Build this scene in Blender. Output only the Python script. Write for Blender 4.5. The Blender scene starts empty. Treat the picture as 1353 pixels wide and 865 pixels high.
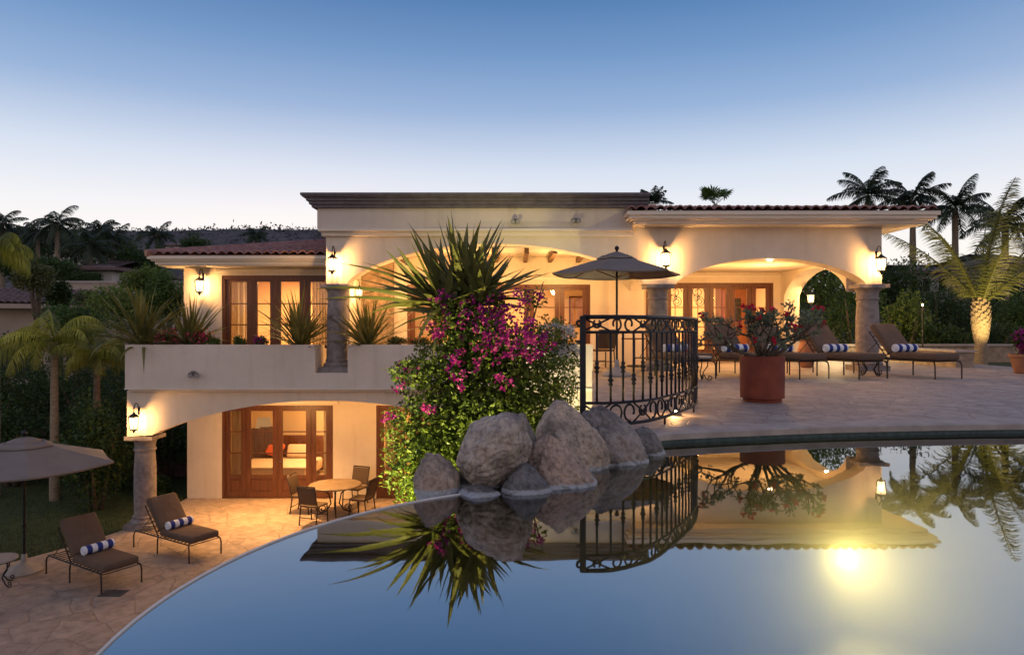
import bpy, bmesh, math, random
from math import sin, cos, pi, radians, sqrt, atan2, exp
from mathutils import Vector, Matrix, noise
from mathutils.geometry import tessellate_polygon

random.seed(7)
R = random.Random(11)
scene = bpy.context.scene
COL = scene.collection
F = 902.0; CX = 676.5; CY = 432.5; CAMZ = 1.1      # survey helper: photo measurement + distance -> metres


def at(px, py, D):
    return Vector(((px - CX) / F * D, D, CAMZ - (py - CY) / F * D))


def lerp(a, b, t): return a + (b - a) * t
def sst(a, b, x):
    t = max(0, min(1, (x - a) / (b - a))); return t * t * (3 - 2 * t)


# ------------------------------------------------------------------ materials
def new_mat(name):
    m = bpy.data.materials.new(name); m.use_nodes = True
    nt = m.node_tree; nt.nodes.clear()
    out = nt.nodes.new('ShaderNodeOutputMaterial')
    return m, nt, out


def N(nt, kind, **kw):
    n = nt.nodes.new(kind)
    for k, v in kw.items():
        if k.startswith('i_'):
            n.inputs[k[2:].replace('_', ' ')].default_value = v
        else:
            setattr(n, k, v)
    return n


def col4(c): return (c[0], c[1], c[2], 1)


def ramp(nt, stops, interp='LINEAR'):
    r = nt.nodes.new('ShaderNodeValToRGB')
    cr = r.color_ramp; cr.interpolation = interp
    while len(cr.elements) < len(stops): cr.elements.new(0.5)
    for e, (p, c) in zip(cr.elements, stops):
        e.position = p; e.color = col4(c) if len(c) == 3 else c
    return r


def mat(name, c, c2=None, scale=3.0, rough=0.7, bump=0.0, bscale=None, metal=0.0, detail=5.0, stretch=None, spec=0.4, dist=0.02):
    m, nt, out = new_mat(name)
    b = N(nt, 'ShaderNodeBsdfPrincipled'); b.inputs['Roughness'].default_value = rough
    b.inputs['Metallic'].default_value = metal
    b.inputs['Specular IOR Level'].default_value = spec
    tc = N(nt, 'ShaderNodeTexCoord')
    src = tc.outputs['Object']
    if stretch:
        mp = N(nt, 'ShaderNodeMapping'); mp.inputs['Scale'].default_value = stretch
        nt.links.new(src, mp.inputs['Vector']); src = mp.outputs['Vector']
    if c2:
        nz = N(nt, 'ShaderNodeTexNoise'); nz.inputs['Scale'].default_value = scale; nz.inputs['Detail'].default_value = detail
        nt.links.new(src, nz.inputs['Vector'])
        r = ramp(nt, [(0.3, c), (0.7, c2)])
        nt.links.new(nz.outputs['Fac'], r.inputs['Fac'])
        nt.links.new(r.outputs['Color'], b.inputs['Base Color'])
    else:
        b.inputs['Base Color'].default_value = col4(c)
    if bump:
        nb = N(nt, 'ShaderNodeTexNoise'); nb.inputs['Scale'].default_value = bscale or scale * 6; nb.inputs['Detail'].default_value = 6
        nt.links.new(src, nb.inputs['Vector'])
        bp = N(nt, 'ShaderNodeBump'); bp.inputs['Strength'].default_value = bump; bp.inputs['Distance'].default_value = dist
        nt.links.new(nb.outputs['Fac'], bp.inputs['Height'])
        nt.links.new(bp.outputs['Normal'], b.inputs['Normal'])
    nt.links.new(b.outputs[0], out.inputs[0])
    return m


def leaf_mat(name, c, c2, scale=1.5, trans=0.35, rough=0.5):
    m, nt, out = new_mat(name)
    tc = N(nt, 'ShaderNodeTexCoord')
    nz = N(nt, 'ShaderNodeTexNoise'); nz.inputs['Scale'].default_value = scale; nz.inputs['Detail'].default_value = 8
    nz.inputs['Roughness'].default_value = 0.75
    nt.links.new(tc.outputs['Object'], nz.inputs['Vector'])
    r = ramp(nt, [(0.32, c), (0.68, c2)])
    nt.links.new(nz.outputs['Fac'], r.inputs['Fac'])
    b = N(nt, 'ShaderNodeBsdfPrincipled'); b.inputs['Roughness'].default_value = rough
    b.inputs['Specular IOR Level'].default_value = 0.35
    t = N(nt, 'ShaderNodeBsdfTranslucent')
    nt.links.new(r.outputs['Color'], b.inputs['Base Color']); nt.links.new(r.outputs['Color'], t.inputs['Color'])
    mx = N(nt, 'ShaderNodeMixShader'); mx.inputs[0].default_value = trans
    nt.links.new(b.outputs[0], mx.inputs[1]); nt.links.new(t.outputs[0], mx.inputs[2])
    nt.links.new(mx.outputs[0], out.inputs[0])
    return m


def flag_mat(name, cols, mortar, scale, rough=0.6, bump=0.5, width=0.035):
    """irregular flagstones"""
    m, nt, out = new_mat(name)
    tc = N(nt, 'ShaderNodeTexCoord')
    nz = N(nt, 'ShaderNodeTexNoise'); nz.inputs['Scale'].default_value = 1.3; nz.inputs['Detail'].default_value = 3
    nt.links.new(tc.outputs['Object'], nz.inputs['Vector'])
    ad = N(nt, 'ShaderNodeVectorMath', operation='MULTIPLY_ADD')
    ad.inputs[1].default_value = (0.3, 0.3, 0)
    nt.links.new(nz.outputs['Color'], ad.inputs[0]); nt.links.new(tc.outputs['Object'], ad.inputs[2])
    v = N(nt, 'ShaderNodeTexVoronoi', feature='F1'); v.inputs['Scale'].default_value = scale
    ve = N(nt, 'ShaderNodeTexVoronoi', feature='DISTANCE_TO_EDGE'); ve.inputs['Scale'].default_value = scale
    for q in (v, ve): nt.links.new(ad.outputs[0], q.inputs['Vector'])
    sp = N(nt, 'ShaderNodeSeparateColor'); nt.links.new(v.outputs['Color'], sp.inputs[0])
    rc = ramp(nt, [(i / (len(cols) - 1), c) for i, c in enumerate(cols)])
    nt.links.new(sp.outputs[0], rc.inputs['Fac'])
    n2 = N(nt, 'ShaderNodeTexNoise'); n2.inputs['Scale'].default_value = 5; n2.inputs['Detail'].default_value = 8; n2.inputs['Roughness'].default_value = .7
    nt.links.new(tc.outputs['Object'], n2.inputs['Vector'])
    r2 = ramp(nt, [(0.3, (.52, .51, .50)), (0.5, (.95, .95, .94)), (0.72, (1.28, 1.24, 1.2))])
    nt.links.new(n2.outputs['Fac'], r2.inputs['Fac'])
    mu = N(nt, 'ShaderNodeMix', data_type='RGBA', blend_type='MULTIPLY'); mu.inputs[0].default_value = 1
    nt.links.new(rc.outputs['Color'], mu.inputs[6]); nt.links.new(r2.outputs['Color'], mu.inputs[7])
    re = ramp(nt, [(width * .4, (0, 0, 0)), (width * 1.4, (1, 1, 1))])
    nt.links.new(ve.outputs['Distance'], re.inputs['Fac'])
    mm = N(nt, 'ShaderNodeMix', data_type='RGBA'); mm.inputs[6].default_value = col4(mortar)
    nt.links.new(re.outputs['Color'], mm.inputs[0]); nt.links.new(mu.outputs[2], mm.inputs[7])
    b = N(nt, 'ShaderNodeBsdfPrincipled'); b.inputs['Roughness'].default_value = rough
    nt.links.new(mm.outputs[2], b.inputs['Base Color'])
    h = N(nt, 'ShaderNodeMath', operation='MULTIPLY_ADD'); h.inputs[1].default_value = 0.6
    nt.links.new(n2.outputs['Fac'], h.inputs[0]); nt.links.new(re.outputs['Color'], h.inputs[2])
    bp = N(nt, 'ShaderNodeBump'); bp.inputs['Strength'].default_value = min(1, bump * 1.5); bp.inputs['Distance'].default_value = 0.04
    nt.links.new(h.outputs[0], bp.inputs['Height']); nt.links.new(bp.outputs[0], b.inputs['Normal'])
    nt.links.new(b.outputs[0], out.inputs[0])
    return m


def emit_mat(name, c, s, mixt=0.0):
    m, nt, out = new_mat(name)
    e = N(nt, 'ShaderNodeEmission'); e.inputs[0].default_value = col4(c); e.inputs[1].default_value = s
    if mixt:
        t = N(nt, 'ShaderNodeBsdfTransparent'); mx = N(nt, 'ShaderNodeMixShader'); mx.inputs[0].default_value = mixt
        nt.links.new(e.outputs[0], mx.inputs[1]); nt.links.new(t.outputs[0], mx.inputs[2]); nt.links.new(mx.outputs[0], out.inputs[0])
    else:
        nt.links.new(e.outputs[0], out.inputs[0])
    return m


def glass_mat(name):
    m, nt, out = new_mat(name)
    t = N(nt, 'ShaderNodeBsdfTransparent'); t.inputs[0].default_value = (.93, .92, .9, 1)
    g = N(nt, 'ShaderNodeBsdfGlossy'); g.inputs['Roughness'].default_value = 0.02
    lw = N(nt, 'ShaderNodeFresnel'); lw.inputs[0].default_value = 1.5
    mx = N(nt, 'ShaderNodeMixShader')
    nt.links.new(lw.outputs[0], mx.inputs[0]); nt.links.new(t.outputs[0], mx.inputs[1]); nt.links.new(g.outputs[0], mx.inputs[2])
    nt.links.new(mx.outputs[0], out.inputs[0])
    return m


def water_mat(name):
    m, nt, out = new_mat(name)
    tc = N(nt, 'ShaderNodeTexCoord')
    nz = N(nt, 'ShaderNodeTexNoise'); nz.inputs['Scale'].default_value = 2.2; nz.inputs['Detail'].default_value = 2
    nt.links.new(tc.outputs['Object'], nz.inputs['Vector'])
    bp = N(nt, 'ShaderNodeBump'); bp.inputs['Strength'].default_value = 0.03; bp.inputs['Distance'].default_value = 0.02
    nt.links.new(nz.outputs['Fac'], bp.inputs['Height'])
    t = N(nt, 'ShaderNodeBsdfTransparent'); t.inputs[0].default_value = (.72, .76, .72, 1)
    g = N(nt, 'ShaderNodeBsdfGlossy'); g.inputs['Roughness'].default_value = 0.015
    g.inputs['Color'].default_value = (.95, .97, 1, 1)
    nt.links.new(bp.outputs[0], g.inputs['Normal'])
    fr = N(nt, 'ShaderNodeFresnel'); fr.inputs[0].default_value = 6.5
    mx = N(nt, 'ShaderNodeMixShader')
    nt.links.new(fr.outputs[0], mx.inputs[0]); nt.links.new(t.outputs[0], mx.inputs[1]); nt.links.new(g.outputs[0], mx.inputs[2])
    nt.links.new(mx.outputs[0], out.inputs[0])
    return m


def rock_mat(name):
    m, nt, out = new_mat(name)
    tc = N(nt, 'ShaderNodeTexCoord'); geo = N(nt, 'ShaderNodeNewGeometry')
    oi = N(nt, 'ShaderNodeObjectInfo')
    mp = N(nt, 'ShaderNodeVectorMath', operation='ADD')
    nt.links.new(geo.outputs['Position'], mp.inputs[0]); 
    sc = N(nt, 'ShaderNodeMath', operation='MULTIPLY'); sc.inputs[1].default_value = 20
    nt.links.new(oi.outputs['Random'], sc.inputs[0]); nt.links.new(sc.outputs[0], mp.inputs[1])
    n1 = N(nt, 'ShaderNodeTexNoise'); n1.inputs['Scale'].default_value = 3.5; n1.inputs['Detail'].default_value = 6; n1.inputs['Roughness'].default_value = .65
    n2 = N(nt, 'ShaderNodeTexNoise'); n2.inputs['Scale'].default_value = 26; n2.inputs['Detail'].default_value = 6; n2.inputs['Roughness'].default_value = .75
    for q in (n1, n2): nt.links.new(mp.outputs[0], q.inputs['Vector'])
    r1 = ramp(nt, [(.30, (.10, .096, .098)), (.43, (.26, .235, .21)), (.56, (.42, .375, .325)), (.72, (.31, .225, .165))])
    r2 = ramp(nt, [(.3, (.35, .35, .37)), (.5, (.95, .95, .95)), (.72, (1.35, 1.3, 1.25))])
    nt.links.new(n1.outputs['Fac'], r1.inputs['Fac']); nt.links.new(n2.outputs['Fac'], r2.inputs['Fac'])
    ti = N(nt, 'ShaderNodeMix', data_type='RGBA', blend_type='MULTIPLY'); ti.inputs[0].default_value = 1
    nt.links.new(r1.outputs['Color'], ti.inputs[6]); nt.links.new(oi.outputs['Color'], ti.inputs[7])
    mu = N(nt, 'ShaderNodeMix', data_type='RGBA', blend_type='MULTIPLY'); mu.inputs[0].default_value = 1
    nt.links.new(ti.outputs[2], mu.inputs[6]); nt.links.new(r2.outputs['Color'], mu.inputs[7])
    # lime scale left by the water line
    sx = N(nt, 'ShaderNodeSeparateXYZ'); nt.links.new(geo.outputs['Position'], sx.inputs[0])
    zz = N(nt, 'ShaderNodeMath', operation='MULTIPLY_ADD'); zz.inputs[1].default_value = 0.075
    nt.links.new(n1.outputs['Fac'], zz.inputs[0]); 
    neg = N(nt, 'ShaderNodeMath', operation='MULTIPLY'); neg.inputs[1].default_value = -1
    nt.links.new(sx.outputs[2], neg.inputs[0]); nt.links.new(neg.outputs[0], zz.inputs[2])
    mr = N(nt, 'ShaderNodeMapRange'); mr.inputs['From Min'].default_value = 0.004; mr.inputs['From Max'].default_value = 0.016
    nt.links.new(zz.outputs[0], mr.inputs[0])
    mm = N(nt, 'ShaderNodeMix', data_type='RGBA'); mm.inputs[7].default_value = (.40, .43, .47, 1)
    nt.links.new(mr.outputs[0], mm.inputs[0]); nt.links.new(mu.outputs[2], mm.inputs[6])
    b = N(nt, 'ShaderNodeBsdfPrincipled'); b.inputs['Roughness'].default_value = .75
    nt.links.new(mm.outputs[2], b.inputs['Base Color'])
    bp = N(nt, 'ShaderNodeBump'); bp.inputs['Strength'].default_value = .9; bp.inputs['Distance'].default_value = .02
    nt.links.new(n2.outputs['Fac'], bp.inputs['Height']); nt.links.new(bp.outputs[0], b.inputs['Normal'])
    nt.links.new(b.outputs[0], out.inputs[0])
    return m


def stripe_mat(name):
    """blue and white towel stripes across the roll (local x)"""
    m, nt, out = new_mat(name)
    tc = N(nt, 'ShaderNodeTexCoord'); sx = N(nt, 'ShaderNodeSeparateXYZ'); nt.links.new(tc.outputs['Object'], sx.inputs[0])
    a = N(nt, 'ShaderNodeMath', operation='MULTIPLY_ADD'); a.inputs[1].default_value = 5.2; a.inputs[2].default_value = 10.25
    nt.links.new(sx.outputs[0], a.inputs[0])
    fr = N(nt, 'ShaderNodeMath', operation='FRACT'); nt.links.new(a.outputs[0], fr.inputs[0])
    r = ramp(nt, [(0, (.018, .035, .22)), (.5, (.74, .78, .84))], 'CONSTANT')
    nt.links.new(fr.outputs[0], r.inputs['Fac'])
    b = N(nt, 'ShaderNodeBsdfPrincipled'); b.inputs['Roughness'].default_value = .9
    nt.links.new(r.outputs['Color'], b.inputs['Base Color'])
    nz = N(nt, 'ShaderNodeTexNoise'); nz.inputs['Scale'].default_value = 120
    nt.links.new(tc.outputs['Object'], nz.inputs['Vector'])
    bp = N(nt, 'ShaderNodeBump'); bp.inputs['Strength'].default_value = .4; bp.inputs['Distance'].default_value = .005
    nt.links.new(nz.outputs['Fac'], bp.inputs['Height']); nt.links.new(bp.outputs[0], b.inputs['Normal'])
    nt.links.new(b.outputs[0], out.inputs[0])
    return m


M = {}
def stucco_mat(name, c, c2):
    m, nt, out = new_mat(name)
    tc = N(nt, 'ShaderNodeNewGeometry')
    b = N(nt, 'ShaderNodeBsdfPrincipled'); b.inputs['Roughness'].default_value = .92; b.inputs['Specular IOR Level'].default_value = .25
    n1 = N(nt, 'ShaderNodeTexNoise'); n1.inputs['Scale'].default_value = .9; n1.inputs['Detail'].default_value = 9; n1.inputs['Roughness'].default_value = .65
    nt.links.new(tc.outputs['Position'], n1.inputs['Vector'])
    r1 = ramp(nt, [(.3, c), (.7, c2)]); nt.links.new(n1.outputs['Fac'], r1.inputs['Fac'])
    mp = N(nt, 'ShaderNodeVectorMath', operation='MULTIPLY'); mp.inputs[1].default_value = (5, 5, .45)
    nt.links.new(tc.outputs['Position'], mp.inputs[0])
    n2 = N(nt, 'ShaderNodeTexNoise'); n2.inputs['Scale'].default_value = 1; n2.inputs['Detail'].default_value = 6; nt.links.new(mp.outputs[0], n2.inputs['Vector'])
    r2 = ramp(nt, [(.52, (1, 1, 1)), (.80, (.89, .87, .845))]); nt.links.new(n2.outputs['Fac'], r2.inputs['Fac'])
    mu = N(nt, 'ShaderNodeMix', data_type='RGBA', blend_type='MULTIPLY'); mu.inputs[0].default_value = 1
    nt.links.new(r1.outputs['Color'], mu.inputs[6]); nt.links.new(r2.outputs['Color'], mu.inputs[7]); nt.links.new(mu.outputs[2], b.inputs['Base Color'])
    n3 = N(nt, 'ShaderNodeTexNoise'); n3.inputs['Scale'].default_value = 7; n3.inputs['Detail'].default_value = 9; n3.inputs['Roughness'].default_value = .7
    nt.links.new(tc.outputs['Position'], n3.inputs['Vector'])
    bp = N(nt, 'ShaderNodeBump'); bp.inputs['Strength'].default_value = .35; bp.inputs['Distance'].default_value = .025
    nt.links.new(n3.outputs['Fac'], bp.inputs['Height']); nt.links.new(bp.outputs[0], b.inputs['Normal'])
    nt.links.new(b.outputs[0], out.inputs[0]); return m


M['stucco'] = stucco_mat('stucco', (.60, .52, .41), (.72, .635, .52))
M['band_stucco'] = stucco_mat('band_stucco', (.58, .51, .43), (.70, .62, .535))
M['trim'] = mat('trim_plaster', (.70, .63, .53), (.74, .67, .57), 2, .85, .1, 50)
M['cantera'] = mat('cantera_stone', (.17, .15, .15), (.30, .265, .25), 9, .85, .5, 40)
M['dark_stone'] = mat('dark_stone', (.11, .10, .115), (.17, .155, .17), 6, .8, .3, 40)
M['rough_stone'] = mat('rough_stone', (.16, .115, .075), (.36, .27, .18), 7, .9, 1.0, 16, dist=.05)
M['roof_tile'] = mat('roof_tile', (.19, .085, .075), (.38, .20, .17), 5, .75, .3, 30)
M['old_tile'] = mat('old_tile', (.10, .065, .06), (.19, .125, .115), 5, .85, .3, 30)
M['wood'] = mat('mahogany', (.085, .030, .013), (.15, .058, .024), 4, .4, .1, 40, stretch=(6, 6, .6))
M['beam_wood'] = mat('beam_wood', (.09, .045, .02), (.16, .08, .035), 4, .6, .2, 40)
M['iron'] = mat('wrought_iron', (.012, .013, .016), (.03, .03, .035), 12, .45, .2, 60, metal=.6)
M['bronze'] = mat('bronze_frame', (.03, .024, .02), (.05, .04, .032), 10, .4, 0, metal=.6)
M['fabric'] = mat('brown_canvas', (.105, .070, .050), (.135, .092, .066), 3, .95, .45, 8, dist=.035)
M['canopy'] = mat('canopy_canvas', (.17, .145, .13), (.215, .185, .168), 2, .95, .2, 160)
M['pot'] = mat('terracotta_pot', (.15, .030, .016), (.24, .055, .030), 5, .75, .2, 30)
M['clay'] = mat('clay_pot', (.26, .12, .07), (.34, .17, .10), 4, .85, .2, 30)
M['soil'] = mat('soil', (.03, .022, .015), (.06, .045, .03), 12, 1, .6, 30)
M['bark'] = mat('bark', (.07, .05, .035), (.16, .12, .09), 9, .95, .8, 30)
M['palm_bark'] = mat('palm_bark', (.17, .13, .09), (.33, .26, .18), 8, .9, .7, 24, stretch=(1, 1, 4))
M['weave'] = mat('woven_back', (.06, .038, .022), (.11, .07, .042), 60, .7, .4, 120)
M['tabletop'] = mat('stone_tabletop', (.12, .085, .052), (.19, .135, .085), 6, .5, .1, 40)
M['concrete'] = mat('umbrella_base', (.33, .30, .27), (.42, .385, .35), 6, .85, .3, 40)
M['lawn'] = mat('lawn_soil', (.030, .045, .014), (.05, .07, .02), 4, 1, .7, 60)
M['earth'] = mat('earth', (.045, .04, .028), (.085, .07, .05), .6, 1, .6, 4)
M['hill'] = mat('hill_scrub', (.060, .056, .060), (.125, .112, .112), .22, 1, 1, .5, dist=1)
M['pool'] = mat('pool_plaster', (.13, .135, .10), (.17, .175, .13), 3, .7, .1, 30)
M['tile_band'] = mat('pool_tile', (.022, .05, .06), (.05, .10, .115), 14, .25, .2, 40)
M['coping'] = mat('coping_stone', (.30, .26, .24), (.42, .37, .34), 5, .7, .5, 30)
M['rim'] = mat('pool_rim', (.62, .61, .58), (.72, .71, .68), 6, .5, .1, 40)
M['room'] = mat('room_paint', (.72, .56, .36), (.76, .60, .40), 1, .9)
M['room_floor'] = mat('room_floor', (.40, .28, .18), (.48, .35, .23), 2, .5)
M['curtain'] = leaf_mat('curtain', (.70, .64, .54), (.78, .72, .62), 3, .6, .9)
M['bed'] = mat('bed_linen', (.66, .55, .42), (.74, .63, .50), 4, .95, .3, 20)
M['red_wood'] = mat('red_wood', (.16, .055, .025), (.24, .085, .04), 4, .5, stretch=(5, 5, .6))
M['cushion'] = mat('orange_cushion', (.55, .11, .03), (.62, .16, .05), 6, .95)
M['lamp_base'] = mat('lamp_base', (.04, .03, .025), (.06, .045, .035), 6, .3)
M['shade'] = emit_mat('lamp_shade', (1, .50, .18), .45)
M['pic'] = mat('painting', (.30, .12, .05), (.55, .38, .18), 5, .6)
M['garden_stone'] = mat('garden_stone', (.20, .16, .125), (.36, .29, .23), 5, .95, .9, 12, dist=.04)
M['wood_fence'] = mat('wood_fence', (.09, .055, .04), (.15, .095, .07), 3, .9, .4, 30, stretch=(5, 5, .5))
M['house_wall'] = mat('neighbour_wall', (.34, .27, .215), (.42, .34, .28), 1, .95, .2, 20)
M['house_wall_pale'] = mat('neighbour_wall_pale', (.42, .40, .38), (.5, .48, .46), 1, .95)
M['dark_win'] = mat('dark_window', (.01, .01, .012), None, rough=.2)
M['flood'] = mat('flood_housing', (.10, .10, .10), (.16, .16, .16), 5, .4, metal=.5)
M['lens'] = mat('flood_lens', (.3, .3, .32), None, rough=.1)
M['white_side'] = mat('pot_white', (.6, .56, .5), (.66, .62, .56), 5, .7)
M['glow'] = emit_mat('lantern_glow', (1, .66, .30), 7, .75)
M['bulb'] = emit_mat('bulb', (1, .72, .4), 40)
M['poolbulb'] = emit_mat('pool_bulb', (1, .88, .45), 14)
M['glass'] = glass_mat('window_glass')
M['water'] = water_mat('pool_water')
M['rock'] = rock_mat('granite_boulder')
M['towel'] = stripe_mat('striped_towel')
M['terrace'] = flag_mat('terrace_flagstone', [(.28, .24, .225), (.36, .31, .29), (.32, .275, .255), (.41, .355, .33)], (.27, .23, .215), 3.4, bump=.4, width=.03)
M['patio'] = flag_mat('patio_flagstone', [(.34, .25, .185), (.39, .295, .22), (.36, .27, .20), (.41, .315, .235)], (.28, .21, .155), 1.5, bump=.4, width=.014)
M['leaf_dark'] = leaf_mat('leaf_dark', (.028, .055, .017), (.065, .12, .03))
M['leaf_mid'] = leaf_mat('leaf_mid', (.045, .09, .02), (.115, .185, .042))
M['leaf_lime'] = leaf_mat('leaf_lime', (.07, .13, .025), (.19, .25, .05))
M['leaf_boug'] = leaf_mat('leaf_boug', (.03, .065, .016), (.15, .20, .03), 5)
M['leaf_strap'] = leaf_mat('leaf_strap', (.075, .09, .025), (.20, .19, .055), 4, .25)
M['leaf_olive'] = leaf_mat('leaf_olive', (.075, .09, .03), (.15, .155, .055))
M['leaf_grey'] = leaf_mat('leaf_grey', (.11, .15, .095), (.20, .245, .155), 6)
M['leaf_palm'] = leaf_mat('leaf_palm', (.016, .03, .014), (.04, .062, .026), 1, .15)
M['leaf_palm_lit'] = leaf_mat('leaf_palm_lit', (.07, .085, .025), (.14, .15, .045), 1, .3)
M['leaf_droop'] = leaf_mat('leaf_droop', (.10, .125, .02), (.23, .24, .04), 1, .35)
M['leaf_scrub'] = leaf_mat('leaf_scrub', (.030, .029, .030), (.062, .058, .058), .3, .1)
M['grass'] = leaf_mat('grass_blade', (.025, .045, .01), (.06, .085, .02), 1, .2)
M['magenta'] = leaf_mat('magenta_bract', (.15, .003, .12), (.36, .009, .25), 6, .3)
M['red_fl'] = leaf_mat('red_flower', (.42, .008, .03), (.60, .02, .06), 8, .2)
M['pink_fl'] = leaf_mat('pink_flower', (.45, .03, .10), (.60, .08, .16), 8, .25)
M['white_fl'] = leaf_mat('white_flower', (.6, .58, .55), (.75, .74, .7), 8, .25)


# ------------------------------------------------------------------ mesh builder
class MB:
    def __init__(s): s.v = []; s.f = []

    def add(s, vs, fs):
        b = len(s.v); s.v.extend([tuple(p) for p in vs]); s.f.extend([tuple(b + i for i in q) for q in fs]); return s

    def box(s, x0, x1, y0, y1, z0, z1):
        return s.add([(x0, y0, z0), (x1, y0, z0), (x1, y1, z0), (x0, y1, z0), (x0, y0, z1), (x1, y0, z1), (x1, y1, z1), (x0, y1, z1)],
                     [(0, 3, 2, 1), (4, 5, 6, 7), (0, 1, 5, 4), (1, 2, 6, 5), (2, 3, 7, 6), (3, 0, 4, 7)])

    def rbox(s, c, size, r, rot=None, seg=3):
        bm = bmesh.new(); bmesh.ops.create_cube(bm, size=1)
        for v in bm.verts: v.co = Vector((v.co.x * size[0], v.co.y * size[1], v.co.z * size[2]))
        bmesh.ops.bevel(bm, geom=bm.edges[:], offset=r, segments=seg, profile=.5, affect='EDGES')
        mt = Matrix.Translation(Vector(c)) @ (rot.to_4x4() if rot else Matrix())
        bm.verts.index_update()
        s.add([mt @ v.co for v in bm.verts], [[v.index for v in f.verts] for f in bm.faces]); bm.free(); return s

    def tube(s, pts, r, n=6, cap=True, r_end=None):
        pts = [Vector(p) for p in pts]; k = len(pts)
        if k < 2: return s
        rs = r if isinstance(r, (list, tuple)) else [lerp(r, r if r_end is None else r_end, i / (k - 1)) for i in range(k)]
        up = None; base = len(s.v)
        for i, p in enumerate(pts):
            t = (pts[min(i + 1, k - 1)] - pts[max(i - 1, 0)])
            t = t.normalized() if t.length > 1e-9 else Vector((0, 0, 1))
            if up is None:
                up = Vector((0, 0, 1)) if abs(t.z) < .9 else Vector((1, 0, 0))
            up = (up - t * up.dot(t))
            up = up.normalized() if up.length > 1e-6 else t.orthogonal().normalized()
            w = t.cross(up)
            for j in range(n):
                a = 2 * pi * j / n
                s.v.append(tuple(p + (up * cos(a) + w * sin(a)) * rs[i]))
        for i in range(k - 1):
            for j in range(n):
                a = base + i * n + j; b = base + i * n + (j + 1) % n
                s.f.append((a, b, b + n, a + n))
        if cap:
            s.f.append(tuple(base + j for j in range(n))[::-1]); s.f.append(tuple(base + (k - 1) * n + j for j in range(n)))
        return s

    def lathe(s, prof, c=(0, 0, 0), n=24, cap=True):
        base = len(s.v)
        for (r, z) in prof:
            for j in range(n):
                a = 2 * pi * j / n; s.v.append((c[0] + r * cos(a), c[1] + r * sin(a), c[2] + z))
        for i in range(len(prof) - 1):
            for j in range(n):
                a = base + i * n + j; b = base + i * n + (j + 1) % n
                s.f.append((a, b, b + n, a + n))
        if cap:
            s.f.append(tuple(base + j for j in range(n))[::-1]); s.f.append(tuple(base + (len(prof) - 1) * n + j for j in range(n)))
        return s

    def prism(s, poly, z0, z1, bottom=True):
        n = len(poly)
        tri = tessellate_polygon([[Vector((p[0], p[1], 0)) for p in poly]])
        area = sum(poly[i][0] * poly[(i + 1) % n][1] - poly[(i + 1) % n][0] * poly[i][1] for i in range(n))
        b = len(s.v)
        s.v.extend([(p[0], p[1], z1) for p in poly]); s.v.extend([(p[0], p[1], z0) for p in poly])
        for t in tri:
            p0, p1, p2 = [Vector(poly[i]).to_2d() for i in t]
            up = (p1.x - p0.x) * (p2.y - p0.y) - (p1.y - p0.y) * (p2.x - p0.x) > 0
            t = t if up else t[::-1]
            s.f.append(tuple(b + i for i in t))
            if bottom: s.f.append(tuple(b + n + i for i in t[::-1]))
        for i in range(n):
            j = (i + 1) % n
            q = (b + i, b + n + i, b + n + j, b + j)
            s.f.append(q if area > 0 else q[::-1])
        return s

    def sheet(s, poly, z):
        tri = tessellate_polygon([[Vector((p[0], p[1], 0)) for p in poly]])
        b = len(s.v); s.v.extend([(p[0], p[1], z) for p in poly])
        for t in tri:
            p0, p1, p2 = [Vector(poly[i]).to_2d() for i in t]
            up = (p1.x - p0.x) * (p2.y - p0.y) - (p1.y - p0.y) * (p2.x - p0.x) > 0
            s.f.append(tuple(b + i for i in (t if up else t[::-1])))
        return s

    def arch(s, a0, a1, ztop, b0, b1, opens, zb, axis='x', blend=.5):
        """wall along an axis whose underside is zb with arched openings (from, to, spring, apex)"""
        prof = [(a0, zb)]
        for (p, q, zs, za) in opens:
            c = (p + q) / 2; h = (q - p) / 2; r = za - zs; Rr = (h * h + r * r) / (2 * r)
            for i in range(33):
                t = -cos(pi * i / 32)
                circ = sqrt(max(0, Rr * Rr - (h * t) ** 2)) - (Rr - r); ell = r * sqrt(max(0, 1 - t * t))
                prof.append((c + h * t, zs + lerp(circ, ell, blend)))
        prof.append((a1, zb))
        clean = [prof[0]]
        for p in prof[1:]:
            if abs(p[0] - clean[-1][0]) > 1e-5 or abs(p[1] - clean[-1][1]) > 1e-5: clean.append(p)
        def pt(a, b, z): return (a, b, z) if axis == 'x' else (b, a, z)
        for (x, z), (x2, z2) in zip(clean, clean[1:]):
            vs = [pt(x, b0, z), pt(x2, b0, z2), pt(x2, b0, ztop), pt(x, b0, ztop), pt(x, b1, z), pt(x2, b1, z2), pt(x2, b1, ztop), pt(x, b1, ztop)]
            fs = [(0, 4, 5, 1)]
            if x2 - x > 1e-5: fs += [(0, 1, 2, 3), (5, 4, 7, 6), (3, 2, 6, 7)]
            if axis != 'x': fs = [q[::-1] for q in fs]
            s.add(vs, fs)
        e = [(pt(a0, b0, zb), pt(a0, b0, ztop), pt(a0, b1, ztop), pt(a0, b1, zb)), (pt(a1, b0, zb), pt(a1, b1, zb), pt(a1, b1, ztop), pt(a1, b0, ztop))]
        for q in e: s.add(q, [(0, 1, 2, 3) if axis == 'x' else (3, 2, 1, 0)])
        return s

    def weld(s, d=4):
        idx = {}; mp = []; nv = []
        for p in s.v:
            kx = (round(p[0], d), round(p[1], d), round(p[2], d))
            if kx not in idx: idx[kx] = len(nv); nv.append(p)
            mp.append(idx[kx])
        s.f = [tuple(mp[i] for i in f) for f in s.f]; s.v = nv; return s

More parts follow.
